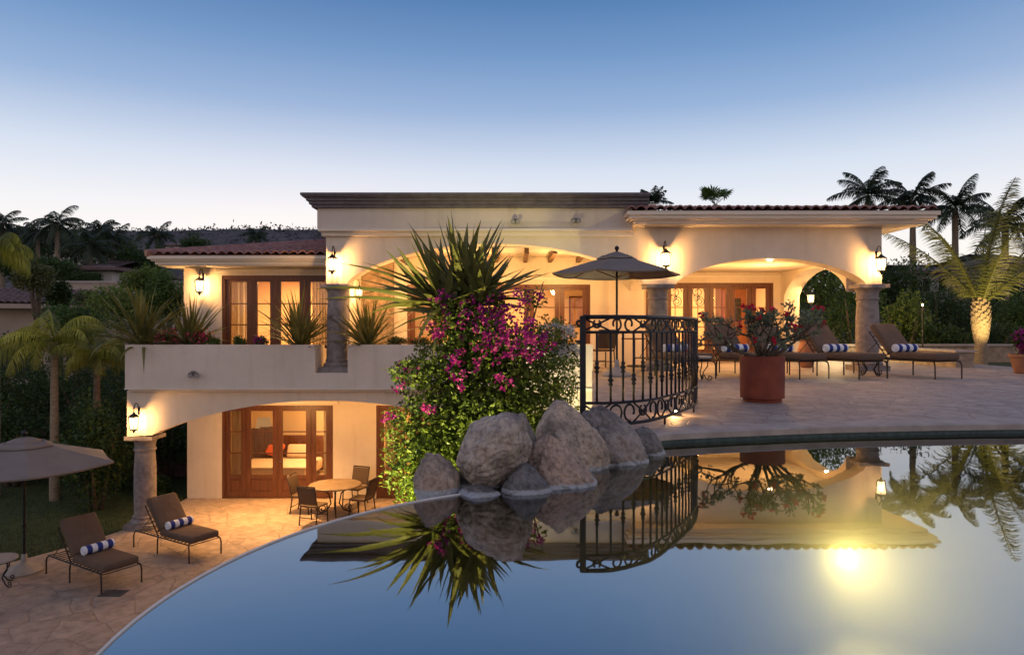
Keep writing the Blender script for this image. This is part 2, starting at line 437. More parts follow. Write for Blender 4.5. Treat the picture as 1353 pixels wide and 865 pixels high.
    def build(s, name, m, parent=None, smooth=False, world=True, angle=None):
        me = bpy.data.meshes.new(name)
        vs = s.v
        if parent is not None and world:
            l = parent['_wl'] if '_wl' in parent.keys() else (0, 0, 0)
            vs = [(p[0] - l[0], p[1] - l[1], p[2] - l[2]) for p in vs]
        me.from_pydata(vs, [], s.f)
        for mm in (m if isinstance(m, (list, tuple)) else [m]): me.materials.append(mm)
        if smooth:
            me.polygons.foreach_set('use_smooth', [True] * len(me.polygons))
            if angle: me.set_sharp_from_angle(angle=radians(angle))
        me.update()
        o = bpy.data.objects.new(name, me); COL.objects.link(o)
        if parent is not None:
            o.parent = parent
            if world: o['_wl'] = parent['_wl'] if '_wl' in parent.keys() else (0, 0, 0)
        return o


def tag(o, label=None, cat=None, group=None, kind=None):
    for k, v in (('label', label), ('category', cat), ('group', group), ('kind', kind)):
        if v: o[k] = v
    return o


def thing(name, label, cat, loc=(0, 0, 0), rz=0, group=None, wl=True):
    o = bpy.data.objects.new(name, None); COL.objects.link(o)
    o.location = loc; o.rotation_euler = (0, 0, rz); o.empty_display_size = .2
    if wl: o['_wl'] = tuple(loc)
    return tag(o, label, cat, group)


def kids(o): return [c for c in COL.objects if c.parent == o]


def dup(root, loc, rz, label, par=None):
    c = root.copy(); COL.objects.link(c)
    if par is None:
        c.location = loc; c.rotation_euler = (0, 0, rz); c['label'] = label
    else:
        c.parent = par
    for ch in kids(root): dup(ch, None, 0, None, c)
    return c


def struct(name, mb, m, **kw):
    return tag(mb.build(name, m, **kw), kind='structure')


def light(kind, name, loc, power, color=(1, .60, .27), size=.06, rot=None, spot=None, blend=.6, parent=None, to=None):
    l = bpy.data.lights.new(name, kind); l.energy = power; l.color = color
    if kind == 'AREA': l.size = size
    else: l.shadow_soft_size = size
    if spot: l.spot_size = radians(spot); l.spot_blend = blend
    o = bpy.data.objects.new(name, l); COL.objects.link(o); o.location = loc
    if to is not None: o.rotation_euler = (Vector(to) - Vector(loc)).to_track_quat('-Z', 'Y').to_euler()
    elif rot: o.rotation_euler = rot
    return o


WARM = (1, .505, .165)
# ------------------------------------------------------------------ levels (m): water 0, terrace .1, lower patio -3.55
TZ = .1; PZ = -3.55
FY = 15.75          # front face of the arcade
# pool outline -----------------------------------------------------
pc = (.788, 2.6); pr = 2.2
pool = [(pc[0] + pr * cos(radians(a)), pc[1] + pr * sin(radians(a))) for a in range(253, 119, -4)]
pool += [(-.12, 4.78), (.15, 5.05), (.5, 5.42), (.9, 5.86), (1.2, 6.2), (1.41, 6.42), (1.8, 6.55), (2.3, 6.68), (3.23, 6.88), (4.3, 7.03), (5.33, 7.11), (7, 7.15), (9, 7.1), (9, .5)]
pool = pool[::-1]      # counter-clockwise
far_edge = [(1.05, 6.05), (1.2, 6.2), (1.41, 6.42), (1.8, 6.55), (2.3, 6.68), (3.23, 6.88), (4.3, 7.03), (5.33, 7.11), (7, 7.15), (9, 7.1)]


def smooth_line(pts, n):
    pts = [Vector(p) for p in pts]; out = []
    for i in range(len(pts) - 1):
        p0 = pts[max(i - 1, 0)]; p1 = pts[i]; p2 = pts[i + 1]; p3 = pts[min(i + 2, len(pts) - 1)]
        for k in range(n):
            t = k / n
            out.append(.5 * ((2 * p1) + (-p0 + p2) * t + (2 * p0 - 5 * p1 + 4 * p2 - p3) * t * t + (-p0 + 3 * p1 - 3 * p2 + p3) * t ** 3))
    out.append(pts[-1]); return out


def offset(pts, d):
    out = []
    for i, p in enumerate(pts):
        t = (pts[min(i + 1, len(pts) - 1)] - pts[max(i - 1, 0)]).normalized()
        out.append(p + Vector((-t.y, t.x)) * d)
    return out


fe = smooth_line(far_edge, 6)
# ------------------------------------------------------------------ ground
def ground_h(x, y):
    left = -3.62 + sst(21.5, 33, y) * 3.0 + sst(33, 110, y) * 5.5
    right = -.02 + sst(26, 110, y) * 3.5
    h = lerp(left, right, sst(9.6, 12.2, x))
    if y > 23: h += .25 * noise.noise(Vector((x * .15, y * .15, 0)))
    return h


def grid(xs, ys, fn):
    mb = MB(); nx = len(xs)
    mb.v = [(x, y, fn(x, y)) for y in ys for x in xs]
    mb.f = [(j * nx + i, j * nx + i + 1, (j + 1) * nx + i + 1, (j + 1) * nx + i) for j in range(len(ys) - 1) for i in range(nx - 1)]
    return mb


xs = [-400, -250, -160, -110] + [-80 + 2.5 * i for i in range(27)] + [-12 + 1.2 * i for i in range(24)] + [18 + 4 * i for i in range(18)] + [110, 160, 250, 400]
ys = [-60, -30, -10] + [-5 + 1.5 * i for i in range(30)] + [42 + 5 * i for i in range(24)] + [200, 300, 450]
struct('ground', grid(xs, ys, ground_h), M['earth'], smooth=True)


def hill_h(x, y):
    e = 1 - sst(-60, 80, x)
    ridge = exp(-((y - 230) / 75) ** 2)
    return -6 + (30 + 9 * e) * ridge * (.62 + .38 * e) + 1.6 * noise.noise(Vector((x * .02, y * .03, 3))) + .7 * noise.noise(Vector((x * .13, y * .13, 1)))


struct('hills', grid([-400 + 5 * i for i in range(161)], [95 + 6 * i for i in range(40)], hill_h), M['hill'], smooth=True)

# lawn beside the lower patio
struct('lawn', MB().sheet([(-30, 5), (-8.4, 5), (-8.4, 22), (-30, 22)], -3.60), M['lawn'])
patio_edge = [(-14, 7), (-12.2, 10), (-11, 12), (-9.95, 13.5), (-9.3, 14.7), (-8.95, 15.7), (-8.88, 17), (-8.86, 18.6)]
pe = smooth_line(patio_edge, 4)
struct('patio', MB().prism([(p.x, p.y) for p in pe] + [(1.8, 18.6), (1.8, 3), (-14, 3)], -3.9, PZ), M['patio'])
gb = MB()
for i in range(30000):
    y = R.uniform(11.5, 21.5); x = -8.8 - R.random() ** 1.3 * 9
    # outside the patio edge
    ex = min(((abs(p.y - y), p.x) for p in pe))[1]
    if y < 18.6 and x > ex - .01: continue
    h = R.uniform(.03, .085); a = R.uniform(0, 6.28); w = .006; l = R.uniform(-.03, .03)
    gb.add([(x - w * cos(a), y - w * sin(a), -3.6), (x + w * cos(a), y + w * sin(a), -3.6), (x + l, y + R.uniform(-.03, .03), -3.6 + h)], [(0, 1, 2)])
tag(gb.build('grass', M['grass']), 'short dark green grass of the lawn beside the lower patio', 'grass', kind='stuff')

# terrace (solid retaining block right, slab over the lower storey)
tpoly = [(1.83, 15.62), (.80, 6.62), (.74, 6.15)] + [(p.x, p.y) for p in fe] + [(9, .5), (10.5, .5), (12.3, 9), (12.55, 14.5), (12.7, 17), (12.75, 24), (1.83, 24)]
struct('terrace', MB().prism(tpoly, -3.9, TZ), M['terrace'])
struct('upper_floor', MB().box(-8.82, 1.825, 15.62, 24, -.30, TZ), M['terrace'])
cop = MB(); inn = offset(fe, -.05); oo = offset(fe, .30)
for i in range(len(fe) - 1):
    a, b, c, d = inn[i], inn[i + 1], oo[i + 1], oo[i]
    z0, z1 = .045, .112
    cop.add([(a.x, a.y, z0), (b.x, b.y, z0), (c.x, c.y, z0), (d.x, d.y, z0), (a.x, a.y, z1 - .012), (b.x, b.y, z1 - .012), (c.x, c.y, z1), (d.x, d.y, z1),
             (lerp(a.x, d.x, .05), lerp(a.y, d.y, .05), z1), (lerp(b.x, c.x, .05), lerp(b.y, c.y, .05), z1)],
            [(0, 1, 5, 4), (4, 5, 9, 8), (8, 9, 6, 7), (3, 2, 1, 0), (2, 3, 7, 6)])
struct('pool_coping', cop, M['coping'])
band = MB(); i2 = offset(fe, -.012)
for i in range(len(fe) - 1):
    a, b = i2[i], i2[i + 1]
    band.add([(a.x, a.y, -.35), (b.x, b.y, -.35), (b.x, b.y, .046), (a.x, a.y, .046)], [(3, 2, 1, 0)])
struct('pool_tile_band', band, M['tile_band'])
# pool basin: walls run in a wide cove down to the floor
n = len(pool); zb = -1.55
pcx = sum(p[0] for p in pool) / n; pcy = 3.9
pm = MB(); ringsp = []
for k in range(13):
    a_ = pi / 2 * k / 12
    ins = 1.15 * (1 - cos(a_)); zz_ = .0 if k == 0 else lerp(-.35, zb, sin(a_))
    ring = []
    for i in range(n):
        p = Vector(pool[i]); t = (Vector(pool[(i + 1) % n]) - Vector(pool[i - 1])).normalized()
        q = p + Vector((-t.y, t.x)) * ins * (.6 + .4 * min(1, abs(i / n)))
        ring.append((q.x, q.y, zz_))
    ringsp.append(ring)
for ring in ringsp: pm.v += ring
for k in range(12):
    for i in range(n):
        j = (i + 1) % n; pm.f.append((k * n + i, k * n + j, (k + 1) * n + j, (k + 1) * n + i)[::-1])
for t3 in tessellate_polygon([[Vector((p[0], p[1], 0)) for p in ringsp[-1]]]):
    q3 = [Vector(ringsp[-1][i]) for i in t3]
    t3 = t3 if (q3[1] - q3[0]).cross(q3[2] - q3[0]).z > 0 else t3[::-1]
    pm.f.append(tuple(12 * n + i for i in t3))
left = [Vector(p) for p in pool if p[0] < .95 and p[1] < 6.0]
k = len(left)
struct('pool_basin', pm, M['pool'], smooth=True, angle=60)
rm = MB(); lo2 = [p + (p - Vector((1.6, 3.2))).normalized() * .004 for p in left]; li = [p - (p - Vector((1.6, 3.2))).normalized() * .002 for p in left]
rm.v = [(p.x, p.y, .006) for p in li] + [(p.x, p.y, .010) for p in lo2] + [(p.x, p.y, -3.9) for p in lo2] + [(p.x, p.y, -.002) for p in li]
for i in range(k - 1):
    rm.f.append((i, i + 1, k + i + 1, k + i)); rm.f.append((k + i, k + i + 1, 2 * k + i + 1, 2 * k + i)); rm.f.append((i, i + 1, 3 * k + i + 1, 3 * k + i))
struct('pool_rim', rm, M['rim'])
struct('pool_water', MB().sheet(pool, 0.0), M['water'])
vm, vnt, vout = new_mat('water_body'); vs_ = N(vnt, 'ShaderNodeVolumeScatter'); vs_.inputs['Color'].default_value = (.95, .92, .84, 1); vs_.inputs['Density'].default_value = .17; vs_.inputs['Anisotropy'].default_value = .4
vnt.links.new(vs_.outputs[0], vout.inputs['Volume'])
struct('water_body', MB().prism([(p[0], p[1]) for p in ringsp[1]], zb + .02, -.006), vm)
# pool lamp in the far wall
pl = thing('pool_light', 'round glowing underwater light in the pool wall below the coping', 'pool light', (3.20, 6.86, -1.25))
MB().tube([(3.20, 6.88, -1.20), (3.20, 6.74, -1.17)], .10, 24).build('housing', M['flood'], pl)
MB().lathe([(.085, 0), (.07, .03), (.03, .045), (.005, .05)], (0, 0, 0), 24).build('lens', M['poolbulb'], pl, True, world=False)
kids(pl)[-1].rotation_euler = (radians(90), 0, 0); kids(pl)[-1].location = (0, -.12, .08)
light('POINT', 'pool_lamp', (3.18, 6.60, -1.10), 15, (1, .74, .24), .07)
light('SPOT', 'pool_lamp', (3.18, 6.50, -1.08), 640, (1, .75, .22), .07, to=(2.3, 2.0, -.72), spot=85, blend=1)

# ------------------------------------------------------------------ villa
villa = thing('villa', 'cream stucco villa with arcaded terrace, stone columns and red tiled roofs above the pool', 'villa', (0, 18.6, PZ))
ST = M['stucco']
X0 = -4.29
fw = MB().arch(X0, 8.53, 3.70, FY, FY + .5, [(-3.80, 3.03, 2.1, 3.03), (3.80, 8.16, 2.1, 2.70)], 2.1)
fw.box(X0, X0 + .2, 16.25, 24, 2.1, 3.83)
fw.box(X0, X0 + .2, 17.2, 18.6, TZ, 2.1)
facade = fw.build('facade_wall', ST, villa)
MB().box(-4.46, 2.75, FY - .12, FY - .002, 3.36, 3.83).box(-4.46, X0 - .002, FY - .002, 24, 3.36, 3.83).box(X0, 2.75, FY - .002, FY + .45, 3.70, 3.83).build('parapet_band', M['band_stucco'], villa)
md = MB()
md.box(-4.42, 2.75, FY - .19, FY - .003, 3.30, 3.357).box(-4.42, X0 - .003, FY - .003, 22, 3.29, 3.357)
md.box(-4.37, 2.8, FY - .085, FY - .003, 3.20, 3.297).box(-4.37, X0 - .003, FY - .003, 22, 3.20, 3.287)
md.build('moulding', M['trim'], facade)
# flat roof cornice of dark stone
cn = MB()
for (o, z0, z1) in ((.10, 3.833, 3.90), (.15, 3.90, 3.97), (.20, 3.97, 4.045), (.27, 4.045, 4.075), (.30, 4.075, 4.13)):
    cn.box(-4.46 - o, 3.1, FY - .12 - o, 24, z0, z1)
cn.build('stone_cornice', M['dark_stone'], villa)
MB().box(2.9, 3.45, 16.3, 24, 3.7, 4.05).build('roof_block', M['band_stucco'], villa)
# side arches of the right loggia
sw = MB().arch(16.252, 20.4, 3.42, 7.95, 8.40, [(16.2525, 19.95, 1.95, 2.66)], 1.95, axis='y', blend=.6)
sw.box(7.95, 8.40, 19.951, 20.4, TZ, 1.949)
sw.build('side_wall', ST, villa)
MB().arch(16.252, 18.598, 3.0, 3.22, 3.62, [(16.35, 18.5, 2.1, 2.62)], 2.1, axis='y').build('cross_arch', ST, villa)


def holed_wall(mb, x0, x1, z0, z1, y0, y1, opens):
    x = x0
    for (a, b, za, zb_) in sorted(opens):
        mb.box(x, a, y0, y1, z0, z1)
        if za > z0 + 1e-3: mb.box(a, b, y0, y1, z0, za)
        if zb_ < z1 - 1e-3: mb.box(a, b, y0, y1, zb_, z1)
        x = b
    mb.box(x, x1, y0, y1, z0, z1)
    return mb


def dx(px, D): return (px - CX) / F * D


W2 = 18.6; W3 = 20.2; W1 = 17.2
d1 = (dx(293, W1), X0 - .02, TZ, 2.41)
d2 = (dx(538, W2), dx(780, W2), TZ, 2.27)
d3 = (dx(852.5, W3) + .02, dx(1022, W3), TZ, 2.42)
d4 = (dx(293, W2), dx(440, W2), PZ, -1.02)
d5 = (dx(497, W2), dx(560, W2), PZ, -1.02)
bw = MB()
holed_wall(bw, -8.27, X0, TZ, 2.75, W1, W1 + .22, [d1])
holed_wall(bw, X0 + .2, 3.6, TZ, 3.05, W2, W2 + .22, [d2])
holed_wall(bw, 3.6, 7.948, TZ, 3.05, W3, W3 + .22, [d3])
holed_wall(bw, -8.85, 1.8, PZ, -.302, W2, W2 + .22, [d4, d5])
bw.box(3.40, 3.6, W2 + .22, W3 + .22, TZ, 3.05)
bw.box(-8.27, -8.05, W1 + .22, 23, TZ, 2.75).box(-8.85, -8.63, W2 + .22, 24, PZ, -.302)
bw.build('rear_wall', ST, villa)
MB().box(dx(804, W2), 3.58, W2 - .07, W2 - .002, TZ, 2.9).build('pilaster', ST, villa)
MB().box(X0 + .202, dx(521, W2), W2 - .10, W2 - .002, TZ, 2.98).build('stone_panel', M['rough_stone'], villa)
for bx_ in ((dx(521, W2), dx(788, W2), W2 - .06, W2 - .003, 2.40, 2.46), (3.63, 7.94, W3 - .06, W3 - .003, 2.58, 2.65), (dx(285, W1), X0 - .01, W1 - .05, W1 - .003, 2.50, 2.56), (dx(285, W2), dx(447, W2), W2 - .05, W2 - .003, -.97, -.90)):
    MB().box(*bx_).build('wall_moulding', M['trim'], villa)
# ceilings
MB().box(X0 + .2, 3.22, 16.252, 18.6, 3.0, 3.12).box(3.62, 7.95, 16.252, 20.2, 2.72, 2.84).build('loggia_ceiling', ST, villa)
for px in (694, 727, 764, 800, 655, 615, 575, 535):
    x = dx(px, 18.4)
    MB().box(x - .05, x + .05, 16.26, 18.59, 2.86, 2.997).build('ceiling_beam', M['beam_wood'], villa)
# right tiled roof with layered fascia ------------------------------


def tile_slope(mb, p0, ux, uy, L, S, slope, hipl=0, hipr=0, pitch=.215, course=.36):
    """barrel tiles: eave start p0, along ux for L, up uy for S with rise slope; hip cuts narrow the ends as the slope climbs"""
    nc = int(L / pitch); nr = int(S / course)
    for c in range(nc):
        for r in range(nr):
            s0 = r * course; s1 = s0 + course * 1.12
            a = c * pitch; 
            if a < s0 * hipl - .1 or a + pitch > L - s0 * hipr + .1: continue
            jit = R.uniform(-.008, .008); jh = R.uniform(-.006, .006)
            prof = []
            for q in range(7):
                t = q / 6; prof.append((a + t * pitch * .98, .075 * sin(pi * t) ** .8 if 0 < t < 1 else 0))
            base = len(mb.v)
            for (w, h) in prof:
                for (s_, dz) in ((s0 + jit, .035), (s1, .0)):
                    P = p0 + ux * w + uy * s_ + Vector((0, 0, s_ * slope + h + dz + jh)); mb.v.append(tuple(P))
            for (w, h) in prof:      # thickness at the lower end
                P = p0 + ux * w + uy * (s0 + jit) + Vector((0, 0, s0 * slope + max(h - .02, -.01) + .02 + jh)); mb.v.append(tuple(P))
            for q in range(6):
                b = base + q * 2; mb.f.append((b, b + 2, b + 3, b + 1))
                e = base + 14 + q; mb.f.append((e, e + 1, base + (q + 1) * 2, base + q * 2))
    return mb


ex0, ex1, ey0 = 2.54, 9.52, 15.1
roof = MB()
tile_slope(roof, Vector((ex0, ey0, 3.70)), Vector((1, 0, 0)), Vector((0, 1, 0)), ex1 - ex0, 3.2, .15, .95, .95)
roof.add([(ex0, ey0, 3.69), (ex1, ey0, 3.69), (ex1 - 3.2, ey0 + 3.2, 4.16), (ex0 + 3.2, ey0 + 3.2, 4.16), (ex1, 21.5, 3.69), (ex0, 21.5, 3.69)], [(0, 1, 2, 3), (1, 4, 2), (0, 3, 5), (3, 2, 4, 5)])
tr = roof.build('tiled_roof', M['roof_tile'], villa, smooth=True, angle=40)
fs = MB()
for (o, z0, z1) in ((.02, 3.60, 3.688), (.07, 3.53, 3.60), (.12, 3.50, 3.53), (.20, 3.44, 3.50), (.24, 3.415, 3.44)):
    fs.box(ex0 + o, ex1 - o, ey0 + o, 21.3, z0, z1)
fs.build('fascia', M['trim'], tr)
# left wing roof
wx0, wy0 = -8.78, 16.35
roof = MB()
tile_slope(roof, Vector((wx0, wy0, 2.84)), Vector((1, 0, 0)), Vector((0, 1, 0)), 4.3, 4.0, .205, .95, 0)
roof.add([(wx0, wy0, 2.83), (X0 - .02, wy0, 2.83), (X0 - .02, wy0 + 4.2, 3.69), (wx0 + 4.2, wy0 + 4.2, 3.69), (wx0, 23, 2.83)], [(0, 1, 2, 3), (0, 3, 4)])
tr = roof.build('tiled_roof', M['roof_tile'], villa, smooth=True, angle=40)
rid = MB(); 
for i in range(12):
    t0 = i * .36; P0 = Vector((wx0 + t0, wy0 + t0, 2.88 + t0 * .205)); P1 = P0 + Vector((.42, .42, .40 * .205))
    rid.tube([P0, P1], .085, 8)
rid.build('hip_tile', M['roof_tile'], tr, smooth=True, angle=40)
fs = MB()
for (o, z0, z1) in ((.02, 2.745, 2.828), (.08, 2.70, 2.745), (.15, 2.62, 2.70), (.20, 2.59, 2.62)):
    fs.box(wx0 + o, X0 - .01, wy0 + o, 23, z0, z1)
fs.build('fascia', M['trim'], tr)
# planter parapet and lower arcade
px0, px1 = -8.76, 1.83
pp = MB()
pp.box(px0, -4.46, 15.45, 15.60, -.27, .71).box(-3.72, px1, 15.45, 15.60, -.27, .71)
pp.box(-4.46, -3.72, 15.45, 15.60, -.27, .07)
pp.box(px0, px0 + .15, 15.60, 16.4, -.27, .71).box(px1 - .15, px1, 15.60, 16.1, -.27, .71)
pp.box(px0 + .15, -4.46, 16.25, 16.4, TZ, .60).box(-3.72, px1 - .15, 15.97, 16.1, TZ, .60)
pp.box(-4.61, -4.46, 15.6, 16.25, TZ, .70).box(-3.72, -3.57, 15.6, 15.97, TZ, .70)
parapet = pp.build('planter_parapet', M['band_stucco'], villa)
MB().box(px0 + .15, -4.61, 15.6, 16.25, TZ + .01, .62).box(-3.57, px1 - .15, 15.6, 15.97, TZ + .01, .62).build('planter_soil', M['soil'], parapet)
MB().box(px0 + .05, px1, 15.50, 15.618, -.350, -.302).box(px0 + .01, px1, 15.40, 15.618, -.300, -.272).box(px0 + .05, px0 + .15, 15.53, 18.6, -.345, -.302).build('moulding', M['trim'], parapet)
lw = MB().arch(-8.85 + .04, px1, -.347, 15.62, 16.1, [(-8.23, -.37, -1.36, -.57)], -1.40, blend=.1)
lw.box(-.37, px1, 15.62, 16.1, PZ, -1.401)
lw.build('lower_arcade_wall', ST, villa)
MB().box(-8.81, 1.8, 16.1, 18.6, -.36, -.305).build('lower_ceiling', ST, villa)
for xx in (-7.5, -6.2, -4.6, -2.6):
    MB().lathe([(.07, -.375), (.07, -.362)], (xx, 17.0, 0), 16).build('downlight', M['bulb'], villa)
# columns


def column(x, y, z0, z1, r=.235):
    h = z1 - z0
    c = MB().lathe([(r * .98, .30), (r * 1.02, h * .4), (r, h * .62), (r * .90, h - .36)], (x, y, z0), 28).build('stone_column', M['cantera'], villa, True, angle=40)
    MB().lathe([(r * .9, h - .36), (r * 1.02, h - .35), (r * 1.02, h - .31), (r * .93, h - .30), (r * .95, h - .2), (r * 1.08, h - .12), (r * 1.22, h - .09)], (x, y, z0), 28).box(x - r * 1.36, x + r * 1.36, y - r * 1.36, y + r * 1.36, z1 - .09, z1 - .003).build('capital', M['cantera'], c, True, angle=35)
    MB().box(x - r * 1.4, x + r * 1.4, y - r * 1.4, y + r * 1.4, z0, z0 + .12).lathe([(r * 1.3, .121), (r * 1.34, .17), (r * 1.2, .21), (r * 1.08, .23), (r * 1.16, .27), (r * 1.0, .30)], (x, y, z0), 28).build('base', M['cantera'], c, True, angle=35)
    return c


CY0 = 16.0
column(-4.08, CY0 - .06, .072, 2.1)
column(3.42, CY0, TZ, 2.1); column(8.33, CY0, TZ, 2.1, .25)
column(-8.57, CY0 - .05, PZ, -1.40)

# french doors -----------------------------------------------------


def french(y, x0, x1, z0, z1, splits, glass0, glass1, munt, doors, name='french_door'):
    fr = MB(); w = .07
    fr.box(x0, x0 + w, y + .02, y + .16, z0, z1).box(x1 - w, x1, y + .02, y + .16, z0, z1).box(x0 + w, x1 - w, y + .02, y + .16, z1 - .09, z1)
    part = fr.build(name, M['wood'], villa)
    xs_ = [x0 + w] + list(splits) + [x1 - w]
    for i, (a, b) in enumerate(zip(xs_, xs_[1:])):
        lf = MB(); st = min(.13, (b - a) * .24); a2 = a + .004; b2 = b - .004; yo = y + (.045 if i in doors else .06); ye = yo + .05
        zt = z1 - .092
        lf.box(a2, a2 + st, yo, ye, z0, zt).box(b2 - st, b2, yo, ye, z0, zt).box(a2 + st, b2 - st, yo, ye, glass1, zt)
        lf.box(a2 + st, b2 - st, yo, ye, z0, z0 + .16)
        if glass0 > z0 + .2:
            lf.box(a2 + st, b2 - st, yo, ye, glass0 - .10, glass0).box(a2 + st, b2 - st, yo + .02, ye - .008, z0 + .16, glass0 - .10)
            lf.box(a2 + st + .04, b2 - st - .04, yo + .008, yo + .02, z0 + .20, glass0 - .14)
        g0 = glass0 if glass0 > z0 + .2 else z0 + .16
        for zm in munt: lf.box(a2 + st, b2 - st, yo + .008, ye - .008, zm - .014, zm + .014)
        lf.box(a2 - .0, a2 + .02, yo - .012, yo, z0, zt)
        lf.build('door_leaf' if i in doors else 'side_light', M['wood'], part)
        MB().box(a2 + st, b2 - st, yo + .022, yo + .028, g0, glass1).build('pane', M['glass'], part)
        if i in doors and i == max(doors) - 0:
            MB().tube([(a2 + .06, yo - .05, z0 + 1.0), (a2 + .06, yo, z0 + 1.0)], .012).tube([(a2 + .06, yo - .05, z0 + 1.0), (a2 + .15, yo - .05, z0 + 1.0)], .01).build('handle', M['flood'], part)
    return part


def zz(py, D): return CAMZ - (py - CY) / F * D


french(W1, *d1, [dx(332, W1), dx(363, W1), dx(402, W1)], TZ + .55, zz(372, W1), [zz(401, W1), zz(429, W1)], (1, 2))
wd = (d2[1] - d2[0]); french(W2, *d2, [d2[0] + wd * i / 6 for i in range(1, 6)], TZ + .5, zz(383, W2), [zz(406, W2), zz(432, W2)], (2, 3))
wd = (d3[1] - d3[0]); french(W3, *d3, [d3[0] + wd * i / 6 for i in range(1, 6)], TZ + .35, zz(381, W3), [zz(406, W3), zz(432, W3)], (2, 3))
french(W2, *d4, [dx(324, W2), dx(366, W2), dx(410, W2)], zz(628, W2), zz(543, W2), [zz(570.5, W2), zz(599, W2)], (1, 2))
french(W2, *d5, [dx(528, W2)], zz(628, W2), zz(543, W2), [zz(570.5, W2), zz(599, W2)], (0, 1))
# rooms behind the glass


def room(x0, x1, y0, y1, z0, z1, power):
    mb = MB()
    mb.add([(x0, y0, z0), (x1, y0, z0), (x1, y1, z0), (x0, y1, z0), (x0, y0, z1), (x1, y0, z1), (x1, y1, z1), (x0, y1, z1)],
           [(4, 7, 6, 5), (2, 3, 7, 6), (1, 2, 6, 5), (3, 0, 4, 7)])
    mb.build('interior_wall', M['room'], villa)
    MB().add([(x0, y0, z0 + .002), (x1, y0, z0 + .002), (x1, y1, z0 + .002), (x0, y1, z0 + .002)], [(0, 1, 2, 3)]).build('interior_floor', M['room_floor'], villa)
    light('AREA', 'room_light', ((x0 + x1) / 2, (y0 + y1) / 2, z1 - .05), power, (1, .54, .20), 1.4, rot=(0, 0, 0))


room(-8.0, X0, W1 + .222, 21, TZ, 2.56, 230)
room(X0 + .22, 3.39, W2 + .222, 23, TZ, 2.9, 230)
room(3.62, 8.3, W3 + .222, 24, TZ, 2.9, 260)
room(-8.6, -2.2, W2 + .222, 22.6, PZ, -.6, 220)


def curtain(x0, x1, y, z0, z1, label):
    mb = MB(); n = 40; 
    for i in range(n + 1):
        x = lerp(x0, x1, i / n); yy = y + .03 * sin(i * 1.35) + .008 * sin(i * 3.1)
        mb.v += [(x, yy, z0), (x, yy, z1), (x, yy + .006, z0), (x, yy + .006, z1)]
    for i in range(n):
        b = i * 4; mb.f += [(b, b + 4, b + 5, b + 1), (b + 2, b + 3, b + 7, b + 6)]
    return tag(mb.build('curtain', M['curtain'], None, True), label, 'curtain', 'curtains behind the glass doors')


curtain(dx(297, W1), dx(318, W1), W1 + .42, TZ + .02, 2.6, 'cream curtain behind the leftmost glass of the upper left wing door')
curtain(dx(406, W1), dx(440, W1), W1 + .42, TZ + .02, 2.6, 'cream curtain behind the upper left wing door, beside the stone column')
curtain(dx(297, W2), dx(320, W2), W2 + .42, PZ + .02, -.7, 'cream curtain at the left edge of the lower bedroom door')
curtain(dx(422, W2), dx(436, W2), W2 + .42, PZ + .02, -.7, 'cream curtain at the right edge of the lower bedroom door')
curtain(dx(505, W2), dx(520, W2), W2 + .42, PZ + .02, -.7, 'cream curtain in the narrow lower door beside the bougainvillea')
# bedroom
bx, by = dx(365, 20.4), 20.9
bed = thing('bed', 'made bed with cream cover seen through the lower glass door', 'bed', (bx, by, PZ))
MB().rbox((bx, by, PZ + .35), (2.0, 1.9, .36), .08).build('mattress', M['bed'], bed, True, angle=40)
MB().rbox((bx, by - .3, PZ + .545), (2.06, 1.4, .06), .025).build('bedspread', M['bed'], bed, True, angle=40)
MB().rbox((bx, by + 1.02, PZ + .65), (2.1, .08, 1.1), .03).build('headboard', M['wood'], bed, True, angle=40)
MB().box(bx - .9, bx + .9, by - .85, by + .9, PZ, PZ + .18).build('frame', M['wood'], bed)
tag(MB().rbox((bx - .42, by + .62, PZ + .83), (.5, .16, .48), .07, Matrix.Rotation(-.5, 3, 'X') @ Matrix.Rotation(.35, 3, 'Y')).build('pillow', M['cushion'], None, True), 'orange square cushion leaning on the bed headboard', 'pillow')
tag(MB().rbox((bx + .3, by + .66, PZ + .76), (.7, .18, .42), .08, Matrix.Rotation(-.45, 3, 'X')).build('pillow', M['bed'], None, True), 'cream pillow on the bed beside the orange cushion', 'pillow')
lx, ly = dx(344, 21.6), 21.9
nst = thing('nightstand', 'dark nightstand beside the bed under the lamp', 'nightstand', (lx, ly, PZ))
MB().box(lx - .25, lx + .25, ly - .2, ly + .2, PZ + .1, PZ + .95).build('cabinet', M['wood'], nst)
MB().box(lx - .22, lx + .22, ly - .225, ly - .202, PZ + .55, PZ + .85).build('drawer', M['wood'], nst)
lmp = thing('table_lamp', 'lit table lamp with drum shade on the nightstand in the lower bedroom', 'table lamp', (lx, ly, PZ + .95))
MB().lathe([(.10, 0), (.10, .03), (.03, .06), (.09, .2), (.07, .32), (.02, .38), (.015, .5)], (lx, ly, PZ + .95), 16).build('lamp_base', M['lamp_base'], lmp, True, angle=40)
MB().lathe([(.24, .48), (.20, .80)], (lx, ly, PZ + .95), 24, cap=False).build('lamp_shade', M['shade'], lmp, True)
light('POINT', 'bedside_bulb', (lx, ly - .02, PZ + 1.6), 10, WARM, .05)
pc_ = thing('picture', 'framed painting on the room wall behind the upper central glass doors', 'picture', (dx(765, 22.9), 22.93, 1.75))
MB().box(dx(752, 22.9), dx(778, 22.9), 22.93, 22.98, 1.15, 2.15).build('frame', M['wood'], pc_)
MB().box(dx(754, 22.9), dx(776, 22.9), 22.92, 22.928, 1.2, 2.1).build('canvas', M['pic'], pc_)
cbx = dx(985, 23.5)
cab = thing('armoire', 'reddish wooden armoire inside the room behind the right loggia doors', 'armoire', (cbx, 23.6, TZ))
MB().box(cbx - .9, cbx + .9, 23.35, 23.95, TZ, 2.5).build('body', M['wood'], cab)
